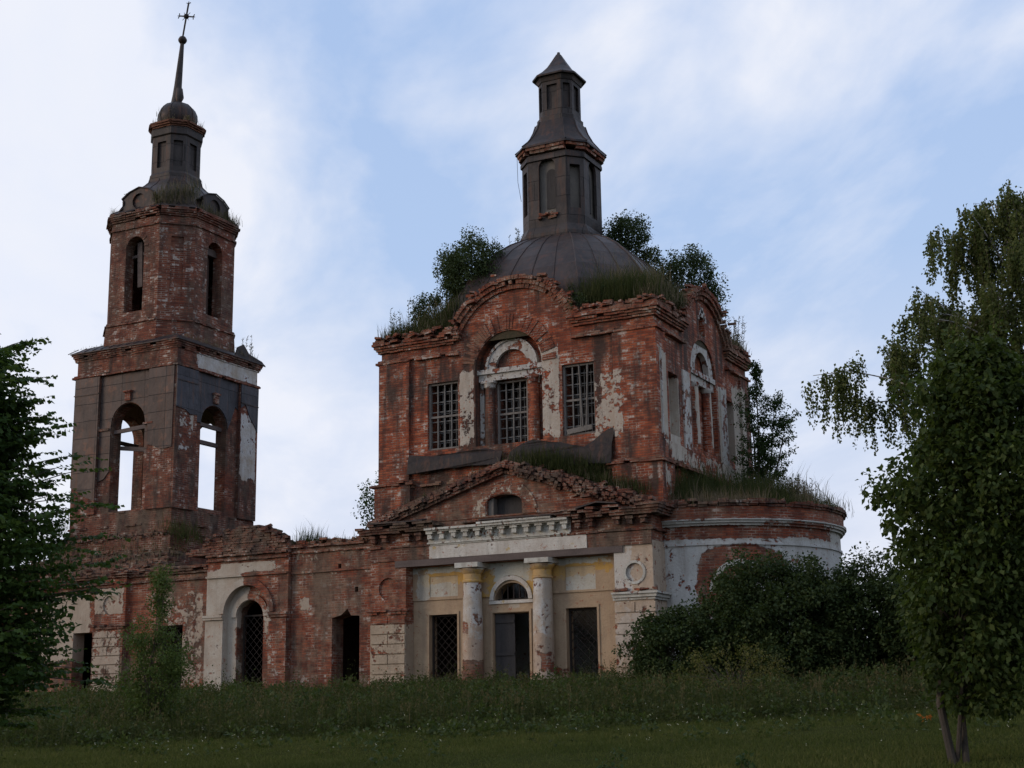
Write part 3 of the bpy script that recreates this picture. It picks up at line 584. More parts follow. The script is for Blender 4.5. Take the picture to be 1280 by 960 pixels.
# half-round fanlight bars, door leaf, lattice grilles
mb = MB()
for i in range(5): x = -5.6 + .215 * i; mb.beam((x, YB + .15, 2.98), (x, YB + .15, 3.0 + .5 * math.sqrt(max(.05, 1 - ((x + 5.17) / .6) ** 2))), .035, .035)
mb.beam((-5.75, YB + .15, 3.0), (-4.6, YB + .15, 3.0), .05, .05); mb.build('fanlight', M['lattice'], church)
mb = MB(); mb.beam((-5.84, YB + .12, 1.1), (-5.18, YB + .22, 1.1), .05, 3.0)
for z in (.2, 1.25, 2.3): mb.beam((-5.82, YB + .08, z), (-5.2, YB + .18, z), .05, .1)
mb.build('door', M['darkwood_and_shade'], church)
def lattice(parent, x0, x1, z0, z1, y, nm='lattice_grille'):
    mb = MB(); W_, H_ = x1 - x0, z1 - z0; st = .27
    for sg in (1, -1):
        k = -H_
        while k < W_:
            a_ = max(0, k); b_ = min(W_, k + H_)
            if b_ - a_ > .05:
                za, zb = (a_ - k), (b_ - k)
                if sg < 0: za, zb = H_ - za, H_ - zb
                mb.beam((x0 + a_, y + .008 * sg, z0 + za), (x0 + b_, y + .008 * sg, z0 + zb), .012, .016)
            k += st
    mb.box(x0, x0 + .06, y - .03, y + .03, z0, z1); mb.box(x1 - .06, x1, y - .03, y + .03, z0, z1); mb.box(x0 + .06, x1 - .06, y - .03, y + .03, z1 - .06, z1)
    return mb.build(nm, M['lattice'], parent)
lattice(church, -8.27, -7.18, .06, 2.61, YB + .2); lattice(church, -3.21, -2.14, .06, 2.59, YB + .2)
# columns
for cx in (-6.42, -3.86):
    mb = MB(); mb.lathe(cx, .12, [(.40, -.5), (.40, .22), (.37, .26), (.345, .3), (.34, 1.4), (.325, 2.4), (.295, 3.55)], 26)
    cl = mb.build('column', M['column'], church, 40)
    mb = MB(); mb.lathe(cx, .12, [(.295, 3.55), (.33, 3.58), (.33, 3.63), (.30, 3.66), (.30, 3.84), (.34, 3.88), (.40, 3.98), (.41, 4.02)], 26); mb.build('necking', M['ochre_top'], cl, 40)
    mb = MB(); mb.box(cx - .43, cx + .43, -.32, .49, 4.04, 4.2, .01); mb.build('abacus', M['cornice_cream'], cl)
# corner piers
def rustic(mb, x0, x1, z0, z1, h=.33, y=0.):
    z = z0; k = 0
    while z < z1 - .08:
        zt = min(z + h, z1); n_ = 1 if k % 2 else 2
        for i in range(n_):
            a_ = x0 + (x1 - x0) * i / n_; b_ = x0 + (x1 - x0) * (i + 1) / n_
            mb.box(a_ + (.015 if i else 0), b_ - (.015 if i < n_ - 1 else 0), y - .06, y + .05, z + .02, zt - .02, .006)
        z = zt; k += 1
mb = MB(); mb.plate(rect(-1.3, -.002, -.6, 4.55), [[(-.62 + .36 * cos(2 * PI * k / 28), 3.57 + .36 * sin(2 * PI * k / 28)) for k in range(28)]], .06, front(0.)); mb.box(-1.3, -.004, .061, 1.2, -.6, 4.55)
rustic(mb, -1.3, .05, -.3, 2.68)
pr = mb.build('corner_pier', M['pier_r'], church)
mb = MB()
for z0, z1, o_ in ((2.72, 2.80, .06), (2.80, 2.90, .12), (2.90, 2.97, .18)): mb.box(-1.36, o_, -o_, .08, z0, z1 - .003, .008); mb.box(-.05, o_, .09, 1.1, z0, z1 - .003, .008)
mb.plate(band(-.62, 3.57, .29, .37, 0, 359.9, 36), [], .05, front(-.03)); build_split(mb, 'pier_moulding', M['cornice_cream'], pr)
mb = MB(); rubble(mb, (-1.25, -.06, 3.02), (.02, -.06, 3.04), 26, size=(.1, .05, .03), spread=(.02, .05, .02)); mb.build('broken_brick_ledge', M['brick'], pr)
mb = MB(); mb.plate(rect(-10.3, -8.9, -.6, 4.55), [[(-9.6 + .37 * cos(2 * PI * k / 28), 3.52 + .37 * sin(2 * PI * k / 28)) for k in range(28)]], .07, front(0.)); mb.box(-10.3, -8.9, .071, 1.2, -.6, 4.55)
rustic(mb, -10.25, -8.92, -.3, 2.6); pl = mb.build('corner_pier', M['pier_l'], church)
mb = MB()
for z0, z1, o_ in ((2.66, 2.75, .08), (2.75, 2.84, .13)): course(mb, [(-10.3, 0), (-8.9, 0)], z0, z1, o_, miss=.12, L=.2)
build_split(mb, 'pier_moulding', M['lower'], pl)
# entablature
mb = MB(); mb.box(-10.3, -.003, .02, .9, 4.56, 5.64); mb.box(-8.9, -1.3, .14, .49, 4.2, 4.559); mb.build('entablature_core', M['lower'], church)
mb = MB(); mb.box(-9.3, -.98, -.05, .13, 4.21, 4.42, .006); mb.build('lintel_beam', M['beamwood'], church)
mb = MB(); mb.box(-7.95, -2.2, -.06, .018, 4.43, 4.84, .012); fr = mb.build('plastered_frieze', M['cream'], church)
mb = MB(); mb.box(-10.3, -7.96, -.05, .018, 4.43, 4.85, .015); mb.box(-2.19, .0, -.05, .018, 4.43, 4.85, .015)
for z0, z1, o_, ms in ((4.86, 4.94, .1, .1), (5.34, 5.42, .30, .1), (5.42, 5.5, .34, .1), (5.5, 5.58, .40, .2), (5.58, 5.66, .46, .4)):
    course(mb, [(-10.3, 0), (-8.0, 0)], z0, z1, o_, miss=ms); course(mb, [(-2.75, 0), (0, 0), (0, .95)], z0, z1, o_, miss=ms)
course(mb, [(-8.0, 0), (-2.75, 0)], 5.5, 5.58, .3, miss=.3)
build_split(mb, 'brick_courses', M['brick_dark'], church)
mb = MB()
for z0, z1, o_ in ((4.86, 4.91, .09), (4.91, 4.96, .13), (5.30, 5.34, .26), (5.34, 5.42, .34)): mb.box(-8.0, -2.75, -o_, .018, z0, z1 - .003, .006)
mb.box(-8.0, -2.75, -.04, .018, 4.965, 5.3, .004); mb.box(-6.0, -3.3, -.38, .018, 5.421, 5.49, .012); cc = mb.build('plastered_cornice', M['cornice_cream'], church)
for i in range(23):
    x = -10.1 + i * .45
    if x > .0: break
    mb = MB(); wht = -8.0 < x < -2.8
    if not wht and random.random() < .12: continue
    dz_ = 0 if wht else random.uniform(-.02, .02)
    mb.box(x - .08, x + .08, -.21, -.041, 5.06 + dz_, 5.22, .01 if wht else .025); mb.box(x - .13, x + .13, -.25, -.041, 5.222, 5.297, .006 if wht else .02)
    mb.build('modillion', M['cornice_cream'] if wht else M['brick_dark'], cc)
# pediment
mb = MB()
mb.plate([(-10.2, 5.665), (-.1, 5.665), (-5.1, 7.3)], [arch(-5.17, .65, 5.72, 6.12, 10, .26)], .75, front(.05))
ped = mb.build('pediment', M['lower'], church)
mb = MB(); mb.plate(band(-5.15, 5.7, 1.12, 1.2, 8, 172, 24, .95), [], .035, front(.016)); 
mb.plate([(-6.35, 5.7), (-5.86, 5.7), (-5.86, 6.15), (-5.6, 6.36), (-5.17, 6.42), (-4.74, 6.36), (-4.48, 6.15), (-4.48, 5.7), (-3.95, 5.7)] + [(-5.15 + 1.12 * cos(R(t)), 5.7 + 1.06 * sin(R(t))) for t in range(8, 173, 8)], [], .03, front(.022)); mb.build('lunette_plaster', M['lunette'], ped)
mb = MB(); mb.plate([(-6.4, 5.8), (-8.3, 5.75), (-5.7, 6.78), (-5.9, 6.4)], [], .02, front(.03)) if False else None
for sg in (-1, 1):      # raking cornice of broken brick steps
    for lay, (o_, dz_, ms, n_) in enumerate(((.06, -.25, .03, 46), (.13, -.16, .04, 42), (.20, -.07, .08, 38), (.14, .02, .12, 36), (.0, .11, .25, 34))):
        for i in range(n_):
            if random.random() < ms: continue
            t_ = (i + .5) / n_; x = -5.1 + sg * 5.2 * t_; z = 7.36 - 1.62 * t_ + dz_ * (1 if t_ < .95 else .6)
            if sg > 0 and t_ > .35: z += random.uniform(-.12, .03)
            o2 = o_ + random.uniform(-.05, .05); sl = math.atan2(-1.62 * sg, 5.2)
            dv = Vector((cos(sl), 0, sin(sl))); nv = Vector((-sin(sl), 0, cos(sl)))
            mb.obox(Vector((x, .35 - o2 / 2, z)), dv * (5.45 / n_ / 2 - .006), Vector((0, .4 + o2 / 2, 0)), nv * .05, .012)
rubble(mb, (-9.9, .25, 5.85), (-5.2, .25, 7.42), 110, spread=(.12, .12, .04)); rubble(mb, (-5.0, .2, 7.4), (-.2, .2, 5.85), 170, spread=(.15, .15, .05)); rubble(mb, (-2.5, .1, 6.2), (.1, .2, 5.75), 70, spread=(.2, .2, .05))
mb.build('raking_cornice', M['brick_dark'], ped)
mb = MB(); mb.box(-5.8, -5.62, .15, .43, 5.73, 6.35); mb.build('lunette_window_reveal', M['drum_in'], ped)
mb = MB(); mb.box(-5.81, -4.53, .44, .49, 5.7, 6.4); mb.build('opening_shade_sheet', M['darkwood_and_shade'], ped)  # added dark sheet standing in for the shade inside the opening
mb = MB(); mb.tube([(-10.0, -.35, 5.62), (-8.2, -.42, 5.70), (-7.9, -.3, 5.72)], .03, 5)
mb.plate([(-5.9, 5.52), (-3.0, 5.50), (-1.7, 5.78), (-1.0, 5.7), (-1.0, 5.74), (-1.7, 5.83), (-3.0, 5.56), (-5.9, 5.57)], [], .45, front(-.4)); mb.plate([(-10.1, 5.68), (-8.0, 5.66), (-8.0, 5.7), (-10.1, 5.73)], [], .45, front(-.45))
build_split(mb, 'iron_flashing', M['metal'], ped)
# sloping brick fill between the pediment and the cube
def heightfield(x0, x1, y0, y1, nx_, ny_, fn, mat, name, parent, kind=None):
    xs = np.linspace(x0, x1, nx_); ys = np.linspace(y0, y1, ny_); v = []
    for y in ys:
        for x in xs: v.append((x, y, fn(x, y)))
    b0 = min(p[2] for p in v) - .3
    f = [(j * nx_ + i, j * nx_ + i + 1, (j + 1) * nx_ + i + 1, (j + 1) * nx_ + i) for j in range(ny_ - 1) for i in range(nx_ - 1)]
    mb = MB(); mb.add(v, f); n0 = nx_ * ny_
    edge = [i for i in range(nx_)] + [j * nx_ + nx_ - 1 for j in range(1, ny_)] + [(ny_ - 1) * nx_ + i for i in range(nx_ - 2, -1, -1)] + [j * nx_ for j in range(ny_ - 2, 0, -1)]
    base = [(v[k][0], v[k][1], b0) for k in edge]; nb = len(mb.v); mb.v += base; ne = len(edge)
    for k in range(ne): mb.f.append((edge[k], nb + k, nb + (k + 1) % ne, edge[(k + 1) % ne]))
    o = mb.build(name, mat, parent)
    if kind: tag(o, kind=kind)
    return o
rn = lambda a_: random.uniform(-a_, a_)
heightfield(-10.3, -.02, .5, 1.0, 90, 5, lambda x, y: 7.42 - abs(x + 5.1) / 5.2 * 1.62 + (y - .5) * .2 + rn(.07), M['brick_dark'], 'brick_fill', church)
# rest of the lower block and the roof over it
mb = MB()
mb.box(-.6, -.003, 1.2, 10.9, -.6, 5.4); mb.box(-10.3, -.61, 10.3, 10.9, -.6, 5.4) ; mb.box(-10.3, -9.7, 1.2, 2.6, -.6, 5.2); mb.box(-10.3, -.01, 1.0, 10.9, 5.0, 5.25)
mb.build('lower_walls', M['return'], church)

# ---- apse
AC = (-.1, 5.45); AR = 4.4
def arcring(r0, r1, z0, z1, a0=-92, a1=92, n=64):
    A = [R(a0 + (a1 - a0) * i / n) for i in range(n + 1)]
    v = [(AC[0] + r * cos(t), AC[1] + r * sin(t), z) for r, z in ((r1, z0), (r1, z1), (r0, z1), (r0, z0)) for t in A]; m1 = n + 1
    f = []
    for q in range(4):
        for i in range(n): f.append((q * m1 + i, q * m1 + i + 1, ((q + 1) % 4) * m1 + i + 1, ((q + 1) % 4) * m1 + i))
    f += [(0, m1, 2 * m1, 3 * m1), (n, m1 + n, 2 * m1 + n, 3 * m1 + n)]
    return v, f
mb = MB(); mb.add(*arcring(3.6, AR, -.6, 5.0)); 
for zc, o_ in ((4.40, .05),): mb.add(*arcring(AR - .05, AR + o_, zc, zc + .07))
ap = mb.build('apse_wall', M['apse'], church, 35)
mb = MB(); mb.add(*arcring(AR - .5, AR + .10, 5.0, 5.08)); mb.add(*arcring(AR - .5, AR + .17, 5.083, 5.16)); mb.add(*arcring(AR - .5, AR + .22, 5.163, 5.24)); mb.add(*arcring(AR - .5, AR + .14, 5.243, 5.6)); mb.build('apse_cornice', M['apse'], ap, 35)
mb = MB()
apath = [(AC[0] + AR * cos(R(t)), AC[1] + AR * sin(R(t))) for t in range(-90, 92, 4)]
for z0, z1, o_, ms in ((5.60, 5.68, .2, .04), (5.68, 5.77, .26, .12), (5.77, 5.85, .2, .5)): course(mb, apath, z0, z1, o_, inn=.3, miss=ms, ext=False, L=.26, zj=.02)
mb.build('apse_brick_top', M['brick_dark'], ap)
# blind arch band on the apse, wrapped round it
mb = MB()
for i in range(26):
    t0, t1 = PI * i / 26, PI * (i + .94) / 26
    P = []
    for rr in (AR - .05, AR + .05):
        for r_, t_ in ((.82, t0), (1.0, t0), (1.0, t1), (.82, t1)):
            an = R(-58) + r_ * cos(t_) / AR; P.append((AC[0] + rr * cos(an), AC[1] + rr * sin(an), 2.95 + r_ * sin(t_)))
    mb.add(P, [(0, 1, 2, 3), (4, 5, 6, 7), (0, 1, 5, 4), (1, 2, 6, 5), (2, 3, 7, 6), (3, 0, 4, 7)])
mb.build('blind_arch', M['cornice_cream'], ap)
mb = MB(); mb.lathe(AC[0] - 0., AC[1], [(4.3, 5.3), (4.3, 5.66), (3.4, 6.0), (2.2, 6.4), (1.2, 6.7)], 48); mb.build('apse_roof', M['soil'], church, 60)

# ---- refectory wall west of the portico
mb = MB()
top = [(-10.35, 5.2)] + ragline((-10.35, 5.22), (-13.7, 5.3), .3, .05) + [(-13.7, 5.3)]
mb.plate([(-13.7, -.6), (-10.31, -.6)] + top, [[(-11.98, -.2), (-10.85, -.2), (-10.85, 2.7), (-11.2, 2.72), (-11.35, 2.95), (-11.6, 2.75), (-11.98, 2.66)], rect(-11.05, -10.92, 3.5, 3.68), rect(-11.75, -11.62, 4.35, 4.5)], .7, front(.18))
mb.box(-13.7, -12.2, .12, .179, 4.25, 4.33, .01); mb.box(-12.19, -10.32, .12, .179, 4.25, 4.33, .01); 
link_e = mb.build('link_wall', M['lower'], church)
mb = MB(); course(mb, [(-13.7, .18), (-10.35, .18)], 4.95, 5.03, .08, miss=.15, ext=False); course(mb, [(-13.7, .18), (-10.35, .18)], 5.15, 5.24, .14, miss=.25, ext=False); rubble(mb, (-13.7, .3, 5.32), (-10.4, .3, 5.28), 90)
build_split(mb, 'ragged_wall_top', M['brick'], church)
# arched bay
BX = -15.5
mb = MB()
mb.plate([(-17.3, -.6), (-13.72, -.6), (-13.72, 5.35), (-14.9, 5.9), (-15.0, 5.98), (-15.9, 5.98), (-17.3, 5.35)], [arch(BX, .98, -.3, 2.98, 20)], .22, front(0.))
mb.plate(rect(-17.3, -13.72, -.6, 5.2), [arch(BX, .58, -.3, 2.86, 18)], .55, front(.222))
mb.box(-17.3, -16.5, -.05, -.002, -.6, 2.75, .005); mb.box(-14.5, -13.74, -.05, -.002, -.6, 2.75, .005)
bay = mb.build('arched_bay', M['bay'], church)
mb = MB(); mb.plate(band(BX, 2.98, .98, 1.22, 0, 180, 24), [], .08, front(-.075)); mb.plate(band(BX, 2.86, .6, .82, 0, 180, 24), [], .06, front(.165))
for x0, x1 in ((-17.36, -16.48), (-14.52, -13.68)):
    mb.box(x0, x1, -.12, -.003, 2.78, 2.86, .006); mb.box(x0, x1, -.16, -.003, 2.863, 2.95, .006)
mb.box(-17.3, -13.74, -.09, -.003, 4.28, 4.35, .006)
mb.build('archivolt', M['bay'], bay)
mb = MB()
for k, z in enumerate((4.85, 5.02)): course(mb, [(-17.3, 0), (-13.72, 0)], z, z + .08, .1 + .05 * k, inn=.6, miss=.05, ext=False)
for k in range(11):
    z = 5.12 + .088 * k; f_ = k / 10; xa = -18.3 + 2.3 * f_ + rn(.08) + (0 if k else .2); xb = -13.72 - (1.25 * max(0, f_ - .15) / .85) + rn(.07)
    course(mb, [(xa, .02), (xb, .02)], z, z + .086, .05 + (.06 if k < 2 else 0), inn=.75, miss=.04, ext=False, jit=.03)
rubble(mb, (-18.2, .2, 5.2), (-16.1, .2, 6.05), 60, spread=(.1, .2, .04)); rubble(mb, (-14.9, .2, 6.05), (-13.8, .2, 5.4), 50, spread=(.1, .2, .04))
course(mb, [(-13.72, -.05), (-13.72, .3)], 5.02, 5.1, .1, ext=False)
mb.build('stepped_gable', M['brick_dark'], bay)
lattice(church, BX - .56, BX + .56, -.2, 2.95, .6)
# refectory back and cross walls, plus an unseen roof added to darken the inside
mb = MB(); mb.box(-31, -10.31, .95, 11, 4.5, 4.75); mb.box(-31, -10.31, 10.3, 11, -.6, 4.49); mb.box(-13.72, -13.2, .8, 5, -.6, 4.49); mb.box(-31.2, -30.5, .3, 11, -.6, 4.49); mb.box(-22.2, -21.8, 1.01, 10.2, -.6, 4.49)
mb.build('refectory_shell_shade_roof', M['interior'], church)
# west link wall, west pier, porch wall
mb = MB()
mb.plate(rect(-21.1, -17.31, -.6, 4.85), [rect(-19.6, -18.5, -.2, 2.7)], .7, front(.18))
mb.box(-22.62, -21.1, 0.061, 1.0, -.6, 4.7); mb.plate(rect(-22.62, -21.1, -.6, 4.7), [[(-21.85 + .36 * cos(2 * PI * k / 28), 3.55 + .36 * sin(2 * PI * k / 28)) for k in range(28)]], .06, front(0.))
rustic(mb, -22.6, -21.12, -.3, 2.6)
mb.plate(rect(-28.6, -22.63, -.6, 4.75), [rect(-23.9, -22.9, -.2, 2.6), rect(-27.2, -26.2, -.2, 2.6)], .6, front(.3)); mb.box(-30.4, -28.61, 0, 1, -.6, 4.7)
wl_ = mb.build('west_link_wall', M['link'], church)
mb = MB()
for z0, z1, o_, ms in ((2.66, 2.75, .08, .1), (2.75, 2.84, .13, .15), (4.3, 4.38, .1, .1), (4.55, 4.63, .12, .1), (4.63, 4.72, .2, .15), (4.72, 4.8, .26, .3)):
    course(mb, [(-22.62, 0), (-21.1, 0)], z0, z1, o_, miss=ms)
    if z0 > 4: course(mb, [(-30, .2), (-22.7, .2)], z0, z1, o_, miss=ms, ext=False); course(mb, [(-21., .18), (-17.3, .18)], z0, z1, o_, miss=ms, ext=False)
build_split(mb, 'brick_moulding', M['brick_dark'], wl_)
lattice(wl_, -19.59, -18.51, -.1, 2.69, .5)

# ============================================================ BELL TOWER
tower = thing('bell_tower', 'tall brick bell tower clad in dark sheet iron with thin leaning spire and cross', 'bell tower', (-24.2, 5.55, 0))
TX0, TX1, TY0, TY1 = -26.85, -21.6, 2.95, 8.15
TCX, TCY = -24.22, 5.55
# ruined base and the slope of fallen brick in front of it
mb = MB(); NS = 8
for k in range(NS):
    f_ = k / (NS - 1); z = 4.72 + .128 * k; y = .42 + 1.75 * f_ ** 1.1 + rn(.05); xa = -29.6 + 1.9 * f_ ** .7 + rn(.12); xb = -18.8 - 2.0 * f_ ** .6 + rn(.2)
    course(mb, [(xa, y), (xb, y)], z, z + .085 + .05, .04, inn=.5, jit=.06, miss=.10, ext=False, L=.27, zj=.02); mb.box(xa + .1, xb - .1, y + .12, 3.0, z - .05, z + .09)
    rubble(mb, (xa, y - .02, z + .13), (xb, y - .02, z + .13), 16, spread=(.1, .06, .03))
mb.build('collapsed_brick_slope', M['brick_dark'], church)
mb = MB()
mb.box(TX0 - .15, TX1 + .12, TY0 - .15, TY1 + .1, 3.0, 6.6); mb.box(TX0 - .42, TX1 + .5, TY0 - .6, TY1 + .2, 3.0, 6.28)
for z0, o_ in ((6.28, .0), (6.36, -.08), (5.75, .07), (5.83, .1)): course(mb, [(TX0 - .42, TY1), (TX0 - .42, TY0 - .6), (TX1 + .5, TY0 - .6), (TX1 + .5, TY1)], z0, z0 + .08, o_, inn=.4, miss=.12, jit=.04)
mb.box(TX0 - .1, TX1 + .1, TY0 - .1, TY1, 6.5, 6.7); mb.box(TX0 - .05, TX1 + .05, TY0 - .06, TY1 + .05, 6.6, 7.55)
course(mb, [(TX0, TY1), (TX0, TY0), (TX1, TY0), (TX1, TY1)], 6.6, 6.7, .12, miss=.2, jit=.05); course(mb, [(TX0, TY1), (TX0, TY0), (TX1, TY0), (TX1, TY1)], 6.95, 7.03, .1, miss=.3, jit=.05); course(mb, [(TX0, TY1), (TX0, TY0), (TX1, TY0), (TX1, TY1)], 7.5, 7.58, .06, miss=.25, jit=.04)
course(mb, [(TX0, TY1), (TX0, TY0), (TX1, TY0), (TX1, TY1)], 5.9, 6.0, .2, miss=.3, jit=.05); course(mb, [(TX0, TY1), (TX0, TY0), (TX1, TY0), (TX1, TY1)], 6.2, 6.3, .17, miss=.3, jit=.05)
rubble(mb, (TX0 - .3, TY0 - .35, 6.45), (TX1 + .3, TY0 - .35, 6.45), 130, spread=(.1, .15, .07)); rubble(mb, (TX1 + .35, TY0, 6.45), (TX1 + .35, TY1, 6.45), 90, spread=(.08, .2, .07))
mb.build('ruined_base', M['brick_dark'], tower)
# open bell stage: four walls with arches
mb = MB(); AW, AS = .86, 11.2
A_f = arch(-24.02, .87, 7.62, 11.2, 18); A_e = arch(5.4, .84, 7.75, 11.25, 18)
def rag_arch(a_): return a_
mb.plate(rect(TX0, TX1, 7.55, 14.1), [A_f], .55, front(TY0)); mb.plate(rect(TY0 + .56, TY1 - .56, 7.55, 14.1), [A_e], .55, east(TX1))
mb.plate(rect(TX0, TX1, 7.55, 14.1), [arch(-24.02, .87, 7.62, 11.2, 18)], .55, back(TY1)); mb.plate(rect(TY0 + .56, TY1 - .56, 7.55, 14.1), [arch(5.5, .95, 7.75, 11.2, 18)], .55, west(TX0))
# pilasters either side
for x0, x1 in ((TX0 - .0, -25.55), (-22.88, TX1 + .03)): mb.box(x0, x1, TY0 - .14, TY0 - .002, 7.56, 13.35)
for y0, y1 in ((TY0 - .13, 4.15), (6.98, TY1 + .05)): mb.box(TX1 + .002, TX1 + .14, y0, y1, 7.56, 13.35)
mb.box(TX0, TX1, TY0 - .1, TY0 - .003, 13.5, 14.09); mb.box(TX1 + .003, TX1 + .1, TY0 - .1, TY1, 13.5, 14.09)
st_ = mb.build('bell_stage', M['tower'], tower)
mb = MB()
for z0, z1, o_, ms in ((13.36, 13.44, .2, .06), (13.44, 13.5, .14, .06)): course(mb, [(TX0, TY1), (TX0, TY0), (TX1, TY0), (TX1, TY1)], z0, z1, o_, miss=ms)
mb.build('bell_stage_string', M['tower'], tower); mb = MB()
for z0, z1, o_, ms in ((14.1, 14.18, .13, .03), (14.18, 14.26, .16, .03), (14.26, 14.34, .2, .05), (14.34, 14.42, .24, .06)):
    course(mb, [(TX0, TY1), (TX0, TY0), (TX1, TY0), (TX1, TY1)], z0, z1, o_, miss=ms)
mb.build('bell_stage_cornice', M['tower'], tower)
# inner plaster of the arch reveals and piers
mb = MB(); mb.plate(rect(TX0 + .57, TX1 - .57, 7.6, 13.5), [arch(-24.02, .9, 7.61, 11.2, 18)], .02, front(TY1 - .58)); mb.plate(rect(TY0 + .58, TY1 - .59, 7.6, 13.5), [arch(5.5, .98, 7.61, 11.2, 18)], .02, east(TX0 + .58))
mb.box(TX0 + .1, TX1 - .1, TY0 + .1, TY1 - .1, 13.6, 13.75); build_split(mb, 'inner_plaster', M['tower_in'], tower)
for a_, b_ in (((-24.95, TY0 + .2, 10.95), (-23.05, TY0 + .2, 11.05)), ((-24.95, TY0 + .6, 10.35), (-23.05, TY0 + .6, 10.1)), ((TX1 - .3, 4.45, 11.3), (TX1 - .3, 6.35, 11.25)), ((TX1 - .5, 4.45, 10.6), (TX1 - .5, 6.35, 10.6)), ((TX0 + .3, 4.45, 11.0), (TX0 + .3, 6.35, 11.0))):
    mb = MB(); mb.beam(a_, b_, .14, .16, .01); mb.build('tie_beam', M['beamwood'], tower)
mb = MB(); mb.box(-25.6, -25.0, TY0 - .1, TY0 - .04, 11.0, 11.1); mb.box(-23.1, -22.6, TY0 - .19, TY0 - .04, 11.05, 11.13); build_split(mb, 'impost', M['tower'], tower)
# sheet cladding: front
def clad(pts, holes, fn, mat, t_=.03): mb = MB(); mb.plate(pts, holes, t_, fn); return mb.build('sheet_cladding', mat, tower)
clad([(-26.87, 8.75), (-26.5, 8.6), (-26.2, 8.35), (-25.75, 8.2), (-25.54, 8.1), (-25.54, 13.34), (-26.87, 13.34)], [], front(TY0 - .175), M['clad'])
clad([(-22.87, 10.2), (-22.6, 10.15), (-22.3, 10.0), (-22.0, 9.95), (-21.58, 10.0), (-21.56, 13.34), (-22.87, 13.34)], [], front(TY0 - .175), M['clad'])
ao = [(-24.02 + .9 * cos(R(t)), 11.2 + .9 * sin(R(t))) for t in range(180, -1, -9)]
clad([(-25.53, 8.9), (-25.2, 9.0), (-24.93, 9.3), (-24.93, 11.2)] + ao[1:-1] + [(-23.11, 11.2), (-23.11, 9.9), (-22.89, 9.8), (-22.89, 13.38), (-25.53, 13.3)], [], front(TY0 - .045), M['clad'])
# sheet cladding: right side
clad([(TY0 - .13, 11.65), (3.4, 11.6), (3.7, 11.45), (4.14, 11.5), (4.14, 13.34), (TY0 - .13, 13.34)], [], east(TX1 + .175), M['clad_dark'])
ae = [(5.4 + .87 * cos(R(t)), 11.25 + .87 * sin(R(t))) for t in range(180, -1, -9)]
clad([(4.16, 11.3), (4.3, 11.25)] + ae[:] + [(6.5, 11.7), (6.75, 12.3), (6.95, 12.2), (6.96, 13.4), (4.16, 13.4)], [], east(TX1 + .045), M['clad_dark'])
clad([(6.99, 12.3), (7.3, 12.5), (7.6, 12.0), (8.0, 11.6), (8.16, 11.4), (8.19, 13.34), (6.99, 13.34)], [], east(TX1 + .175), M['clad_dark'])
mb = MB()
for z in (12.6,): mb.box(-26.9, -25.54, TY0 - .2, TY0 - .176, z, z + .05)
mb.box(TX1 + .176, TX1 + .2, TY0 - .13, 4.14, 12.75, 12.8); mb.box(TX1 + .176, TX1 + .2, 7, 8.18, 12.5, 12.55)
build_split(mb, 'cladding_batten', M['metal'], tower)
mb = MB()
for fn, cx, cz in ((front(TY0), -24.03, 12.15), (east(TX1), 5.42, 12.2)):
    for u0, u1, v0, v1, pr in ((-.14, .14, 0, .36, .13), (-.2, .2, .36, .44, .18)): mb.plate(rect(cx + u0, cx + u1, cz + v0, cz + v1), [], pr + .1, lambda u, v, w_, fn=fn, pr=pr: fn(u, v, w_ - pr))
build_split(mb, 'keystone', M['tower'], tower)
# skirt roof of the bell stage
mb = MB(); q = lambda o_, z: [(TX0 - o_, TY0 - o_, z), (TX1 + o_, TY0 - o_, z), (TX1 + o_, TY1 + o_, z), (TX0 - o_, TY1 + o_, z)]
mb.rings([q(.29, 14.42), q(.29, 14.46), q(-.2, 14.76), q(-.8, 15.0)])
for i in range(14): x = TX0 - .4 + i * .45; mb.tube([(x, TY0 - .29, 14.47), (x, TY0 + .3, 14.8)], .02, 4)
mb.plate([(6.4, 14.45), (8.6, 14.42), (8.3, 14.6), (7.4, 14.75), (7.0, 15.1), (6.6, 14.9)], [], .05, east(TX1 + .22))
mb.build('skirt_roof', M['metal'], tower)
# octagonal stage
OC = (-24.24, 5.5); OA, OH = 2.36, 1.32
def oct_open(c): return arch(c, .5, 16.05, 18.85, 16)
def oct_pan(c): return rect(c - .26, c + .26, 16.6, 19.2)
mb = MB(); r_ = octring(*OC, OA, OH, 0)
for i in range(8):
    p, q_ = Vector(r_[i]), Vector(r_[(i + 1) % 8]); d_ = q_ - p; L_ = d_.length; d_.normalize(); n_ = Vector((d_.y, -d_.x, 0))
    fn = lambda u, v, w_, p=p, d_=d_, n_=n_: tuple(p + d_ * u - n_ * w_ + Vector((0, 0, v)))
    if i % 2 == 0:
        if i in (0, 2): holes = [oct_open(L_ / 2)]
        else: holes = [rect(L_ / 2 - .75, L_ / 2 - .5, 16.85, 17.2)] if i == 6 else []
        mb.plate(rect(-.2, L_ + .2, 14.5, 20.1), holes, .5, fn) if False else mb.plate(rect(.003, L_ - .003, 14.5, 20.1), holes, .5, fn)
    else:
        mb.plate(rect(.003, L_ - .003, 14.5, 20.1), [oct_pan(L_ / 2)], .07, fn); mb.plate(rect(.02, L_ - .02, 14.5, 20.1), [], .4, lambda u, v, w_, fn=fn: fn(u, v, w_ + .072))
mb.rings([octring(*OC, a_, a_ * .56, z) for a_, z in ((OA + .12, 14.5), (OA + .1, 15.0), (OA + .07, 15.5))])
mb.build('octagon_stage', M['octagon'], tower)
mb = MB(); op_ = [tuple(p[:2]) for p in octring(*OC, OA, OH, 0)]
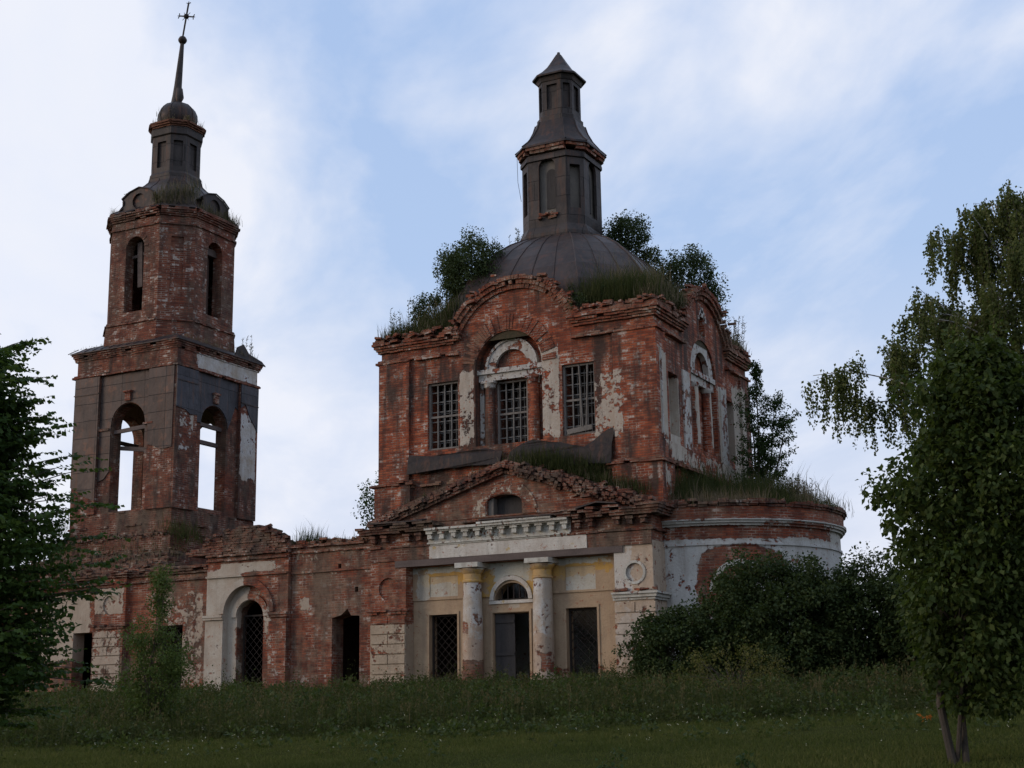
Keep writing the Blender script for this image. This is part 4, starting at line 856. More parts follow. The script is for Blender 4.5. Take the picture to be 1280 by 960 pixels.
for z0, z1, o_, ms in ((15.5, 15.58, .14, .1), (15.58, 15.66, .09, .15)): course(mb, op_, z0, z1, o_, closed=True, ext=False, miss=ms, inn=.25)
mb.build('octagon_string', M['octagon'], tower); mb = MB(); course(mb, op_, 19.72, 19.8, .07, closed=True, ext=False, miss=.06, inn=.25); mb.build('octagon_string', M['octagon'], tower)
for fn, cx in ((front(OC[1] - OA), OC[0]), (east(OC[0] + OA), OC[1])): mb = MB(); voussoirs(mb, fn, cx, 18.85, .5, .74, 0, 180, -.012, .1, 22, .1, .012); mb.build('arch_bricks', M['octagon'], tower)
mb = MB()
for z0, z1, o_, ms in ((20.1, 20.18, .07, .04), (20.18, 20.26, .12, .05), (20.26, 20.34, .17, .06), (20.34, 20.42, .22, .08), (20.42, 20.5, .18, .3)):
    course(mb, op_, z0, z1, o_, closed=True, ext=False, miss=ms, inn=.25)
rubble(mb, (-25.4, 3.2, 20.5), (-23.1, 3.2, 20.5), 20)
mb.build('octagon_cornice', M['octagon'], tower)
mb = MB(); mb.rings([octring(*OC, 2.2, 1.2, z) for z in (20.3, 20.45)]); mb.beam((-25.2, OC[1] - OA + .5, 18.55), (-23.2, OC[1] - OA + .4, 18.75), .15, .12); mb.beam((-24.3, 3.6, 19.2), (-24.2, 3.6, 17.2), .25, .25); mb.beam((-22.3, 4.6, 19), (-22.3, 6.4, 19), .2, .3)
mb.tube([(-24.1, 4.0, 17.9), (-24.1, 4.0, 17.6), (-24.1, 4.0, 17.15)], [.12, .22, .34], 14)
mb.build('bell_frame', M['beamwood'], tower)
mb = MB(); mb.box(OC[0] - 1.8, OC[0] + 1.8, 5.6, 5.8, 15.0, 20.2); mb.build('inner_partition', M['interior'], tower)
# bell-shaped iron roof, lucarnes, neck, onion cap, spire
mb = MB(); pf = [(2.5, 20.5), (2.44, 20.56), (2.15, 20.75), (1.95, 21.1), (1.78, 21.5), (1.52, 21.85), (1.22, 22.1), (1.05, 22.3), (1.0, 22.5)]
mb.rings([octring(*OC, a_, a_ * .56, z) for a_, z in pf])
for k in range(8):
    for s_ in (0, .5):
        mb.tube([Vector(octring(*OC, a_, a_ * .56, z)[k]).lerp(Vector(octring(*OC, a_, a_ * .56, z)[(k + 1) % 8]), s_) for a_, z in pf[1:]], .028, 5)
mb.build('bell_roof', M['metal_seam'], tower)
luc = [(u * .9, 20.5 + (v - 20.5) * .92) for u, v in [(-1.45, 20.52), (-1.2, 20.62), (-1.0, 20.75), (-.92, 20.95), (-.92, 21.12), (-1.02, 21.24), (-.6, 21.5), (-.0, 21.66), (.6, 21.5), (1.02, 21.24), (.92, 21.12), (.92, 20.95), (1.0, 20.75), (1.2, 20.62), (1.45, 20.52)]]
for fn0, cx in ((front(OC[1] - 2.28), OC[0]), (east(OC[0] + 2.28), OC[1]), (back(OC[1] + 2.28), OC[0]), (west(OC[0] - 2.28), OC[1])):
    mb = MB(); circ = [(cx + .34 * cos(2 * PI * k / 24), 20.98 + .34 * sin(2 * PI * k / 24)) for k in range(24)]
    mb.plate([(cx + u, v) for u, v in luc], [circ], .06, fn0); mb.plate([(cx + u * .95, v - .03) for u, v in luc], [], .9, lambda u, v, w_, fn0=fn0: fn0(u, v, w_ + .09))
    mb.tube([fn0(cx + u, v + .02, -.03) for u, v in luc], .035, 5)
    mb.build('lucarne', M['metal'], tower)
mb = MB(); octdrum(mb, *OC, .96, .5, 22.3, 24.55, .07, lambda c: rect(c - .24, c + .24, 22.95, 24.15), lambda c: rect(c - .2, c + .2, 22.95, 24.15))
mb.rings([octring(*OC, .85, .44, z) for z in (22.3, 24.55)]); mb.rings([octring(*OC, a_, a_ * .52, z) for a_, z in ((1.04, 22.35), (1.04, 22.6), (.97, 22.72))])
mb.rings([octring(*OC, a_, a_ * .52, z) for a_, z in ((.97, 24.4), (1.03, 24.45), (1.03, 24.75), (.98, 24.8))]); nk = mb.build('neck', M['drum'], tower)
mb = MB(); cp = [tuple(p[:2]) for p in octring(*OC, 1.0, .52, 0)]
for z0, z1, o_ in ((24.8, 24.88, .03), (24.88, 24.96, .1), (24.96, 25.05, .16)): course(mb, cp, z0, z1, o_, closed=True, ext=False, miss=.04, L=.2, inn=.2)
mb.rings([octring(*OC, 1.05, .54, 24.9), octring(*OC, 1.12, .58, 25.06), octring(*OC, .8, .42, 25.2)])
mb.build('neck_cornice', M['rust'], nk)
mb = MB(); mb.lathe(OC[0], OC[1], [(.72, 25.1), (.82, 25.25), (.87, 25.48), (.85, 25.72), (.75, 25.95), (.56, 26.13), (.36, 26.25), (.2, 26.32)], 26)
for k in range(10):
    a_ = 2 * PI * k / 10; mb.tube([(OC[0] + r * cos(a_), OC[1] + r * sin(a_), z) for r, z in ((.83, 25.25), (.875, 25.48), (.855, 25.72), (.755, 25.95), (.56, 26.14), (.3, 26.27))], .018, 4)
mb.build('onion_cap', M['metal'], tower, 60)
sx = lambda z: (OC[0] - .12 + (z - 26.2) * .075, OC[1], z)
mb = MB(); mb.tube([sx(26.15), sx(26.35), sx(26.7), sx(27.2), sx(28.3), sx(29.2)], [.24, .24, .2, .17, .125, .085], 12)
mb.tube([(sx(26.3)[0] + .16, OC[1] - .05, 26.3), (sx(26.5)[0] + .2, OC[1] - .05, 26.55), (sx(26.9)[0] + .14, OC[1] - .05, 26.95), (sx(27.1)[0] + .05, OC[1], 27.1)], [.12, .2, .16, .05], 10)
sp = mb.build('spire', M['drum'], tower, 50)
mb = MB(); bz = 29.36; bx = sx(29.36)[0]; mb.lathe(bx, OC[1], [(.04, bz - .19), (.13, bz - .15), (.19, bz - .05), (.2, bz), (.19, bz + .05), (.13, bz + .15), (.04, bz + .19)], 18); mb.build('ball', M['metal'], sp, 60)
mb = MB(); b_, t_ = Vector((bx, OC[1], 29.5)), Vector((bx + .27, OC[1], 31.1)); cx_ = b_.lerp(t_, .62); ax_ = Vector((1, 0, -.3)).normalized(); ay_ = (t_ - b_).normalized()
mb.beam(b_, t_, .05, .06); mb.beam(cx_ - ax_ * .42, cx_ + ax_ * .42, .05, .05); mb.lathe(cx_.x, cx_.y, [(.03, cx_.z - .12), (.1, cx_.z - .08), (.13, cx_.z), (.1, cx_.z + .08), (.03, cx_.z + .12)], 12)
for e, dr_ in ((cx_ - ax_ * .42, -ax_), (cx_ + ax_ * .42, ax_), (t_, ay_)):
    sd_ = Vector((-dr_.z, 0, dr_.x))
    for q_ in (sd_, -sd_): mb.beam(e, e + (dr_ * .3 + q_).normalized() * .13, .03, .03)
    mb.beam(e, e + dr_ * .1, .03, .03)
for q_ in ((1, 1), (1, -1), (-1, 1), (-1, -1)): mb.beam(cx_, cx_ + (ax_ * q_[0] + ay_ * q_[1]).normalized() * .26, .018, .018)
mb.build('cross', M['lattice'], sp)

# ============================================================ VEGETATION
def leaves_mesh(C_, D_, L_, W_, N_=None, fold=.25):
    """C_ base points, D_ unit directions, L_ lengths, W_ widths -> folded leaf blades (two triangles-pairs each)"""
    n = len(C_); N_ = RNG.normal(size=(n, 3)) if N_ is None else N_
    S_ = np.cross(D_, N_); S_ /= np.linalg.norm(S_, axis=1)[:, None] + 1e-9; U_ = np.cross(S_, D_)
    L_ = np.asarray(L_)[:, None]; W_ = np.asarray(W_)[:, None]
    v0 = C_; v1 = C_ + D_ * L_ * .45 + S_ * W_ + U_ * W_ * fold; v2 = C_ + D_ * L_; v3 = C_ + D_ * L_ * .45 - S_ * W_ + U_ * W_ * fold
    V = np.stack([v0, v1, v2, v3], 1).reshape(-1, 3); b = np.arange(n) * 4
    F = np.stack([b, b + 1, b + 2, b, b + 2, b + 3], 1).reshape(-1, 3)
    return V, F
def np_mesh(name, V, F, mat, parent=None):
    o3 = np.array(origin(parent)); me = bpy.data.meshes.new(name); V = V - o3
    me.vertices.add(len(V)); me.vertices.foreach_set('co', V.astype(np.float32).ravel())
    k = F.shape[1]; me.loops.add(F.size); me.loops.foreach_set('vertex_index', F.astype(np.int32).ravel())
    me.polygons.add(len(F)); me.polygons.foreach_set('loop_start', np.arange(0, F.size, k, dtype=np.int32)); me.polygons.foreach_set('loop_total', np.full(len(F), k, dtype=np.int32))
    me.update(calc_edges=True); return link(name, me, mat, parent)
def unit(a_): return a_ / (np.linalg.norm(a_, axis=1)[:, None] + 1e-9)
def clump_leaves(cents, rad, per, size, down=.3, flat=1.):
    cents = np.asarray(cents); k = len(cents); n = k * per
    c = np.repeat(cents, per, 0); rr = np.repeat(np.broadcast_to(rad, (k,)), per)[:, None]
    dv = unit(RNG.normal(size=(n, 3))); off = dv * (RNG.random((n, 1)) ** .45) * rr; off[:, 2] *= flat
    D = unit(dv * .7 + RNG.normal(size=(n, 3)) * .6 + np.array([0, 0, -down])); N = unit(dv * .8 + np.array([0, 0, 1.]) + RNG.normal(size=(n, 3)) * .6)
    L = size * RNG.uniform(.6, 1.25, n)
    return leaves_mesh(c + off, D, L, L * .36, N)
def merge(parts):
    V = []; F = []; b = 0
    for v, f in parts: V.append(v); F.append(f + b); b += len(v)
    return np.concatenate(V), np.concatenate(F)
LM = {}
LM['dark'] = leafmat('dark_shrub_leaves', [(.018, .034, .012), (.030, .055, .018), (.05, .085, .028)])
LM['lilac'] = leafmat('glossy_dark_leaves', [(.013, .023, .009), (.025, .041, .014), (.07, .092, .034)], .2, .6)
LM['maple'] = leafmat('maple_leaves', [(.016, .028, .008), (.038, .058, .015), (.10, .12, .035)], .35)
LM['birch'] = leafmat('birch_leaves', [(.03, .045, .016), (.075, .09, .028), (.14, .15, .05)], .35)
LM['linden'] = leafmat('linden_leaves', [(.018, .038, .010), (.034, .066, .016), (.08, .125, .03)], .35)
LM['young'] = leafmat('young_light_leaves', [(.04, .065, .018), (.065, .10, .025), (.11, .13, .035)], .3)
LM['yellow'] = leafmat('yellowing_weed_leaves', [(.05, .055, .018), (.09, .085, .025), (.16, .13, .035)], .3)
LM['roofbush'] = leafmat('roof_shrub_leaves', [(.028, .042, .022), (.045, .066, .03), (.075, .095, .045)], .25)
LM['dry'] = leafmat('dry_grass', [(.10, .075, .045), (.17, .13, .085), (.24, .19, .14)], .3, .8)
LM['grass'] = leafmat('meadow_grass', [(.038, .050, .014), (.068, .078, .022), (.125, .115, .04)], .3, .9)
LM['weeds'] = leafmat('rank_weeds', [(.018, .025, .009), (.036, .044, .015), (.082, .078, .032)], .25, .85)
LM['young2'] = leafmat('broad_weed_leaves', [(.022, .034, .012), (.04, .058, .018), (.085, .10, .034)], .3)
LM['seed'] = leafmat('seeding_weed_heads', [(.05, .045, .018), (.09, .07, .035), (.14, .11, .06)], .25, .9)
LM['petals'] = leafmat('small_pale_flowers', [(.45, .42, .25), (.6, .6, .52)], .2)
LM['redleaf'] = leafmat('orange_autumn_leaves', [(.35, .08, .02), (.45, .16, .03)], .3)

def shrub(name, label, cat, base, crown_c, crown_r, nclump, per, size, mat, stems=5, lump=.45, bark='bark', group=None, down=.25, thick=.05, shell=.45, extra=None, flat=1., croot=None):
    t = thing(name, label, cat, base, group)
    cc = np.array(crown_c, float); cr = np.array(crown_r, float)
    dv = unit(RNG.normal(size=(nclump, 3))); cents = cc + dv * cr * (shell + (1 - shell) * RNG.random((nclump, 1)) ** .6) * RNG.uniform(.80, 1.13, (nclump, 1))
    cents = cents[cents[:, 2] > base[2] + .12]
    if extra is not None: cents = np.concatenate([cents, np.array(extra, float)])
    rad = RNG.uniform(.6, 1.25, len(cents)) * lump
    V, F = clump_leaves(cents, rad, per, size, down, flat)
    np_mesh('leaves' if name == 'shrub' else 'crown', V, F, mat, t)
    mb = MB(); b = Vector(base)
    idx = RNG.choice(len(cents), min(stems * 4, len(cents)), replace=False)
    for q in range(stems):
        tip = Vector(cc + (RNG.random(3) - .5) * cr * np.array([1, 1, .6])); s0 = b + Vector((random.uniform(-.1, .1) * cr[0], random.uniform(-.1, .1) * cr[1], -.15))
        mid = s0.lerp(tip, .5) + Vector((rn(.1), rn(.1), 0)) * cr[0]
        mb.tube([s0, mid, tip], [thick, thick * .75, thick * .4], 6)
        for i in idx[q * 4:q * 4 + 4]: mb.tube([mid, mid.lerp(Vector(cents[i]), .6) + Vector((0, 0, .05)), Vector(cents[i])], [thick * .45, thick * .3, thick * .12], 4)
    mb.build('trunk' if 'tree' in name else 'stems', M[bark], t)
    return t
G = lambda x, y: float(gz(x, y))
# big dark lilac thicket in front of the apse: three shrubs grown together
shrub('lilac_bush', 'broad dark green bush in front of the rounded white apse wall', 'bush', (5.0, -3.6, G(5, -3.6)), (5.0, -3.6, 1.3), (2.55, 1.8, 2.1), 600, 130, .095, LM['lilac'], 8, .34, group='dark bushes before the apse', extra=[(6.0 + rn(.7), -3.9 + rn(.8), 1.2 + rn(1.3)) for _ in range(70)])
shrub('lilac_bush', 'low rounded dark bush at the right corner pier of the portico', 'bush', (2.35, -4.2, G(2.3, -4.2)), (2.3, -4.4, .75), (1.35, 1.2, 1.45), 240, 100, .09, LM['lilac'], 5, .28, group='dark bushes before the apse')
shrub('lilac_bush', 'dark bush between the broad apse bush and the leafy maple', 'bush', (7.4, -3.0, G(7.4, -3)), (7.4, -3.0, 1.35), (1.8, 1.7, 1.9), 330, 110, .095, LM['lilac'], 6, .34, group='dark bushes before the apse')
shrub('shrub', 'yellowish-green straggly bush in the weeds before the dark thicket', 'bush', (5.7, -9.3, G(5.7, -9.3)), (5.5, -9.4, .15), (1.35, .9, .75), 90, 42, .06, LM['yellow'], 8, .26, thick=.02)
# far dark trees at the right
for (x, y, rz_, rx_, zc, lb) in ((10.2, 4., 3.2, 2.6, 2.6, 'dark leafy tree behind the maple and the birch'), (13.5, -1.5, 2.4, 2.4, 1.8, 'low dark tree at the right edge behind the maple trunk'), (9.2, -2.8, 1.9, 1.7, 1.2, 'small dark tree just left of the maple trunk')):
    shrub('leafy_tree', lb, 'tree', (x, y, G(x, y)), (x, y, zc), (rx_, rx_, rz_), 340, 90, .13, LM['lilac'], 5, .5, thick=.1, group='dark trees at the right')
# young maple at the right, twin trunk
mt = thing('maple_tree', 'dense green maple with slim twin trunk standing near at the right', 'tree', (13.35, -24.2, G(13.3, -24.2)))
cents = []; lobes = [(RNG.uniform(0, 2 * PI), RNG.uniform(-.4, 3.2), RNG.uniform(.12, .38)) for _ in range(26)]
for _ in range(1250):
    z = RNG.uniform(-.2, 3.5) if RNG.random() < .96 else RNG.uniform(-.6, -.2); hh = (z + .6) / 4.1; rr = (.72 + .5 * math.sin(min(1, max(0, hh) * 1.6) * PI / 2)) * (1 if hh < .5 else max(.12, 1 - ((hh - .5) / .5) ** 1.4 * .75))
    an = RNG.uniform(0, 2 * PI); rr *= .95; lb = sum(w_ * math.exp(-((an - a_ + PI) % (2 * PI) - PI) ** 2 / .25 - (z - z_) ** 2 / .09) for a_, z_, w_ in lobes)
    q = RNG.random() ** .4 * (rr * .86 + lb) * RNG.uniform(.85, 1.08); cents.append((13.98 - .22 * (1 - hh) + q * cos(an), -24.1 + q * sin(an), z - .1 * q))
for _ in range(16):
    an = RNG.uniform(0, 2 * PI); q = RNG.uniform(.1, .75); l_ = RNG.uniform(.25, .75); zb = 3.35 - q * .9
    for k in range(6): cents.append((13.85 + q * cos(an) * (1 + .1 * k), -24.1 + q * sin(an), zb + l_ * k / 6))
V1, F1 = clump_leaves(cents[::2], RNG.uniform(.12, .24, len(cents[::2])), 34, .095, .8); V2, F2 = clump_leaves(cents[1::2], RNG.uniform(.14, .28, len(cents[1::2])), 40, .07, .6); V, F = merge([(V1, F1), (V2, F2)]); np_mesh('crown', V, F, LM['maple'], mt)
mb = MB(); b0 = Vector((13.32, -24.2, -1.45))
mb.tube([b0, (13.2, -24.2, -.6), (13.3, -24.2, .4), (13.55, -24.2, 1.8), (13.7, -24.2, 3.0)], [.052, .045, .038, .03, .012], 9); mb.tube([b0 + Vector((.12, .05, 0)), (13.42, -24.1, -.6), (13.7, -24.0, .5), (14.0, -24., 2.)], [.042, .038, .03, .015], 8)
mb.tube([b0 + Vector((-.02, .1, 0)), (13.45, -24.3, -.7), (13.6, -24.5, .2)], [.032, .028, .015], 7)
for i in range(0, 300, 5):
    c_ = Vector(cents[i]); s_ = Vector((13.4 + (c_.z) * .07, -24.2, max(-.6, c_.z - .5))); mb.tube([s_, s_.lerp(c_, .6) + Vector((0, 0, .04)), c_], [.016, .011, .005], 4)
mb.build('trunk', M['bark'], mt)
V, F = clump_leaves([(13.05, -24.3, -.74)], .06, 7, .06, .5); np_mesh('autumn_sprig', V, F, LM['redleaf'], mt)
# weeping birch behind it
bt_ = thing('birch_tree', 'tall birch with drooping twigs rising behind the maple', 'tree', (12.9, -8.2, G(12.9, -8.2)))
mb = MB(); mb.tube([(12.9, -8.2, -.6), (12.95, -8.2, 3), (12.8, -8.2, 6.5), (12.5, -8.2, 9), (12.15, -8.2, 10.7)], [.2, .16, .11, .07, .02], 9)
limbs = []
def limb(zs, tip, rise): 
    z0_ = zs; x0_ = 12.9 - max(0, zs - 3) * .09; s_ = Vector((x0_, -8.2, z0_)); tp = Vector(tip); md = s_.lerp(tp, .55) + Vector((0, 0, rise)); pts = []
    for i in range(9):
        t_ = i / 8; pts.append(s_ * (1 - t_) ** 2 + md * 2 * t_ * (1 - t_) + tp * t_ * t_)
    mb.tube(pts, list(np.linspace(.035, .008, 9)), 5); limbs.append(pts)
for zs, tip, rise in ((4.2, (7.7, -8.6, 7.1), 1.6), (4.4, (8.5, -8.3, 6.3), 1.3), (4.9, (9.3, -8.0, 7.5), 1.0), (5.4, (9.7, -9.0, 7.4), 1.0), (6.2, (10.3, -8.2, 8.7), .8), (6.8, (10.1, -8.4, 8.3), .9), (7.6, (10.9, -8.4, 10.0), .6), (8.2, (11.2, -7.8, 10.3), .5), (8.8, (11.6, -8.6, 10.5), .3), (9.4, (12.0, -8.0, 10.9), .2),
                      (6.5, (10.9, -9.6, 7.8), .6), (7.2, (11.4, -6.6, 9.0), .6), (8., (14.5, -8.5, 10.3), .7), (7., (14.9, -8., 9.), .7), (6., (15.3, -8.6, 8.), .7), (9., (13.6, -8., 10.6), .4), (5., (14.9, -9.6, 6.8), .7), (5.6, (11.6, -10., 7.), .6), (4.6, (11.0, -9.5, 5.8), .6), (4., (10.2, -7.8, 5.6), .8), (9.8, (12.5, -8.5, 10.8), .2), (4.4, (12.6, -10.3, 5.5), .4), (5.2, (13.6, -10.3, 6.8), .4), (3.8, (14.6, -9.8, 5.2), .4), (7.2, (12.7, -9.3, 9.4), .5), (6.4, (12.1, -9.5, 8.5), .5), (8.4, (13.2, -9.1, 10.1), .4), (5.6, (13.0, -9.7, 7.6), .5), (7., (13.9, -9.3, 8.6), .5), (6., (11.6, -9.0, 7.9), .5)):
    limb(zs, tip, rise)
mb.build('trunk', M['birchbark'], bt_)
Cs, Ds, Ls = [], [], []; tw = MB()
for li, pts in enumerate(limbs):
    for _ in range(15 if li < 4 else 12):
        t_ = RNG.uniform(.3, 1) ** .7 if li > 3 else RNG.choice([RNG.uniform(.45, .62), RNG.uniform(.8, 1.0), RNG.uniform(.5, 1.)]); i = min(7, int(t_ * 8)); p0 = pts[i].lerp(pts[i + 1], t_ * 8 - i)
        p0 = p0 + Vector((RNG.normal() * .26, RNG.normal() * .3, RNG.normal() * .1)); lb = RNG.uniform(.4, 1.35); sw = RNG.normal() * .1
        for q in range(8):
            p = p0 + Vector((RNG.normal() * .09, RNG.normal() * .1, RNG.normal() * .07)); ln = lb * RNG.uniform(.45, 1.1); n_ = int(ln / .028)
            if q == 0: tw.tube([pts[i], p], [.008, .005], 3)
            if q % 3 == 0: tw.tube([p, p + Vector((sw * .5, 0, -ln * .5)), p + Vector((sw, 0, -ln))], .004, 3)
            for k in range(n_):
                s_ = k / n_; Cs.append((p.x + sw * s_ + RNG.normal() * .03, p.y + RNG.normal() * .04, p.z - ln * s_ + RNG.normal() * .02)); Ds.append(RNG.normal(size=3) * .5 + np.array([0, 0, -.8])); Ls.append(RNG.uniform(.055, .095))
Cs = np.array(Cs); Ds = unit(np.array(Ds)); Ls = np.array(Ls); V, F = leaves_mesh(Cs, Ds, Ls, Ls * .42); np_mesh('crown', V, F, LM['birch'], bt_); tw.build('twigs', M['twig'], bt_)
# linden at the left: fans of leafy sprays on rising and drooping branches
LX = np.array([1.75, -28.5, 0.])
lt = thing('linden_tree', 'dark spreading tree with leafy layered sprays at the left edge', 'tree', (1.75, -28.5, G(1.75, -28.5)))
mb = MB(); mb.tube([(1.75, -28.5, -1.7), (1.8, -28.5, 0), (1.8, -28.5, 2.), (1.85, -28.5, 4.3)], [.11, .09, .065, .012], 9)
Cs, Ds, Ls, Ns = [], [], [], []
rgt = np.array([cR.x, cR.y, 0]); rgt /= np.linalg.norm(rgt); fwd = np.array([-rgt[1], rgt[0], 0])
prof = lambda z: float(np.interp(z, [-.7, -.4, 0., .8, 1.5, 2.2, 3.0, 3.7, 4.5], [1.1, 1.6, 1.75, 1.85, 1.75, 1.3, 1.05, .85, .35]))
for bi in range(400):
    z0_ = RNG.uniform(-.55, 4.0); an = RNG.uniform(-PI, PI); tier = .88 + .2 * sin(z0_ * 3.1 + an * 2.3 + bi % 7); ln = prof(z0_) * RNG.uniform(.6, 1.05) * tier
    dr_ = rgt * cos(an) + fwd * sin(an); up = RNG.uniform(-.1, .75) + .08 * z0_ - (.2 if z0_ < .6 else 0); s_ = LX + np.array([0, 0, z0_])
    pts = [s_ + dr_ * ln * t_ + np.array([0, 0, up * ln * (t_ - .35 * t_ * t_)]) for t_ in np.linspace(0, 1, 7)]
    mb.tube([Vector(p) for p in pts], list(np.linspace(.018, .004, 7)), 4)
    for si in range(14):
        t_ = RNG.uniform(.12, 1.0); i = min(5, int(t_ * 6)); p = pts[i] + (pts[i + 1] - pts[i]) * (t_ * 6 - i); sa = RNG.uniform(.3, 1.1) * RNG.choice([-1, 1]) * (0 if si == 0 else 1)
        d2 = dr_ * cos(sa) + np.cross([0, 0, 1], dr_) * sin(sa); sl = RNG.uniform(.2, .42); p = pts[-1] if si == 0 else p; uz = RNG.uniform(-.15, .35)
        n_ = int(sl / .032)
        for k in range(n_):
            f_ = k / n_; q = p + d2 * sl * f_ + np.array([0, 0, uz * sl * f_ - .03 * f_]); sgn = 1 if k % 2 else -1; side = np.cross([0, 0, 1], d2) * sgn
            Cs.append(q); Ds.append(d2 * .55 + side * .8 + np.array([0, 0, -.35]) + RNG.normal(size=3) * .2); Ls.append(RNG.uniform(.055, .095)); Ns.append(np.array([0, 0, .8]) + RNG.normal(size=3) * .7)
mb.build('trunk', M['bark'], lt)
Ls = np.array(Ls); V1, F1 = leaves_mesh(np.array(Cs), unit(np.array(Ds)), Ls, Ls * .42, unit(np.array(Ns)))
cl_ = []
for _ in range(420):
    z = RNG.uniform(-.5, 3.6); an = RNG.uniform(0, 2 * PI); q = RNG.random() ** .5 * prof(z) * .8; cl_.append((LX[0] + q * cos(an), LX[1] + q * sin(an), z + .15 * q))
V2, F2 = clump_leaves(cl_, RNG.uniform(.12, .26, len(cl_)), 40, .085, .4); V, F = merge([(V1, F1), (V2, F2)]); np_mesh('crown', V, F, LM['linden'], lt)
# pale sapling in front of the west link
shrub('sapling', 'slender light green sapling between the dark tree and the arched brick bay', 'sapling', (-4.85, -17.0, G(-4.85, -17)), (-4.9, -17., .45), (.85, .65, 1.2), 210, 55, .052, LM['young'], 5, .2, thick=.025, shell=.3,
      extra=[(-4.75 + rn(.18), -17 + rn(.15), RNG.uniform(1.5, 2.55)) for _ in range(44)] + [(-4.2 + rn(.3), -17 + rn(.2), RNG.uniform(.2, .9)) for _ in range(20)])
# trees seen beyond the link wall and on the apse
shrub('small_tree', 'small green tree showing behind the brick link wall left of the nave', 'tree', (-17.0, 12.6, 0), (-17.6, 12.6, 8.3), (1.5, 1.2, 1.5), 90, 50, .11, LM['linden'], 4, .42, thick=.06)
at_ = thing('apse_tree', 'airy young tree growing on the apse roof beside the upper wall', 'tree', (1.0, 7.6, 6.6)); mb = MB(); Cs = []
for st in ((0.1, 0, 4.9), (.6, .3, 3.7), (-.3, .4, 4.4), (1.1, -.2, 2.8), (.2, -.3, 2.6)):
    s_ = Vector((1.0 + st[0] * .4, 7.6 + st[1], 6.4)); tp = Vector((1.1 + st[0] * 1.1, 7.6 + st[1], 6.6 + st[2])); mb.tube([s_, s_.lerp(tp, .5) + Vector((.05, 0, 0)), tp], [.04, .028, .008], 5)
    for k in range(34):
        t_ = RNG.uniform(.05, 1); p = s_.lerp(tp, t_); an = RNG.uniform(0, 2 * PI); l_ = RNG.uniform(.3, 1.15) * (1.15 - t_ * .75); e = p + Vector((cos(an) * l_, sin(an) * l_ * .7, l_ * .45)); mb.tube([p, e], [.01, .004], 3)
        for q in range(4): Cs.append(p.lerp(e, .4 + .2 * q))
V, F = clump_leaves(np.array(Cs), RNG.uniform(.1, .2, len(Cs)), 20, .085, .5); np_mesh('crown', V, F, LM['dark'], at_); mb.build('trunk', M['bark'], at_)
# shrubs on the roof
shrub('roof_shrub', 'largest round bush on the roof at the left shoulder of the dome', 'bush', (-7.6, 2.3, 13.2), (-7.55, 2.3, 14.85), (1.3, 1.0, 1.5), 250, 85, .085, LM['roofbush'], 6, .33, thick=.03, group='shrubs growing on the roof', extra=[(-9.25 + rn(.4), 2. + rn(.3), 13.75 + rn(.4)) for _ in range(26)] + [(-7. + rn(.5), 2. + rn(.4), 13.9 + rn(.35)) for _ in range(40)] + [(-6.6 + rn(.5), 2.2 + rn(.4), 14.3 + rn(.5)) for _ in range(26)])
shrub('roof_shrub', 'bush at the foot of the lantern on the right side of the dome', 'bush', (-3.7, 6.6, 16.0), (-3.4, 6.9, 16.95), (1.05, .8, .8), 110, 70, .085, LM['roofbush'], 4, .28, thick=.025, group='shrubs growing on the roof', extra=[(-2.6 + rn(.5), 7. + rn(.3), 15.9 + rn(.4)) for _ in range(26)])
shrub('roof_shrub', 'wide bush on the roof behind the right corner of the cornice', 'bush', (-1.4, 7.6, 13.6), (-1.2, 7.4, 14.95), (1.25, 1.0, 1.25), 160, 70, .085, LM['roofbush'], 5, .3, thick=.03, group='shrubs growing on the roof', extra=[(-.5 + rn(.6), 7.6 + rn(.4), 14.1 + rn(.5)) for _ in range(36)] + [(-2.4 + rn(.4), 7.6 + rn(.4), 14.6 + rn(.5)) for _ in range(20)])
shrub('roof_shrub', 'small tuft-like bush hanging over the cornice right of the front gable', 'bush', (-2.6, .85, 12.45), (-2.6, .6, 12.6), (.35, .3, .5), 22, 34, .06, LM['roofbush'], 3, .15, thick=.015, group='shrubs growing on the roof')
def stemplant(label, base, h, n, spread, mat, group):
    t = thing('tall_weed', label, 'weed', base, group); Cs = []; Ds = []; mb = MB()
    for i in range(n):
        b = Vector(base) + Vector((rn(spread), rn(spread * .6), -.05)); l_ = h * random.uniform(.6, 1.1); tp = b + Vector((rn(.12) * h, rn(.08) * h, l_)); mb.tube([b, tp], [.012, .005], 3)
        for k in range(int(l_ / .035)):
            f_ = random.uniform(.15, 1); Cs.append(b.lerp(tp, f_)); a_ = random.uniform(0, 2 * PI); Ds.append((cos(a_), sin(a_), .7))
    L = RNG.uniform(.06, .14, len(Cs)); V, F = leaves_mesh(np.array(Cs), unit(np.array(Ds)), L, L * .14); np_mesh('leaves', V, F, mat, t); mb.build('stem', M['twig'], t)
stemplant('feathery weeds standing on the far left corner of the nave cornice', (-10.1, 1.2, 12.4), 1.2, 9, .35, LM['roofbush'], 'tall weeds growing on the roofs')
stemplant('second clump of feathery weeds along the nave cornice, nearer the big roof bush', (-9.2, 1.3, 12.4), 1.35, 6, .3, LM['roofbush'], 'tall weeds growing on the roofs')
stemplant('pale feathery weeds on the dome just left of the lantern', (-6.95, 4.6, 16.1), 1.0, 7, .28, LM['roofbush'], 'tall weeds growing on the roofs')
stemplant('dry feathery weeds on the rear right corner of the nave cornice', (-.1, 9.4, 12.4), 1.5, 12, .35, LM['dry'], 'tall weeds growing on the roofs')
stemplant('reddish dry weeds on the outer edge of the apse roof', (3.4, 4.6, 5.9), .8, 26, .6, LM['dry'], 'tall weeds growing on the roofs')
stemplant('dry weeds on the right corner of the bell stage roof', (-22.0, 7.6, 14.6), 1.0, 9, .5, LM['dry'], 'tall weeds growing on the roofs')
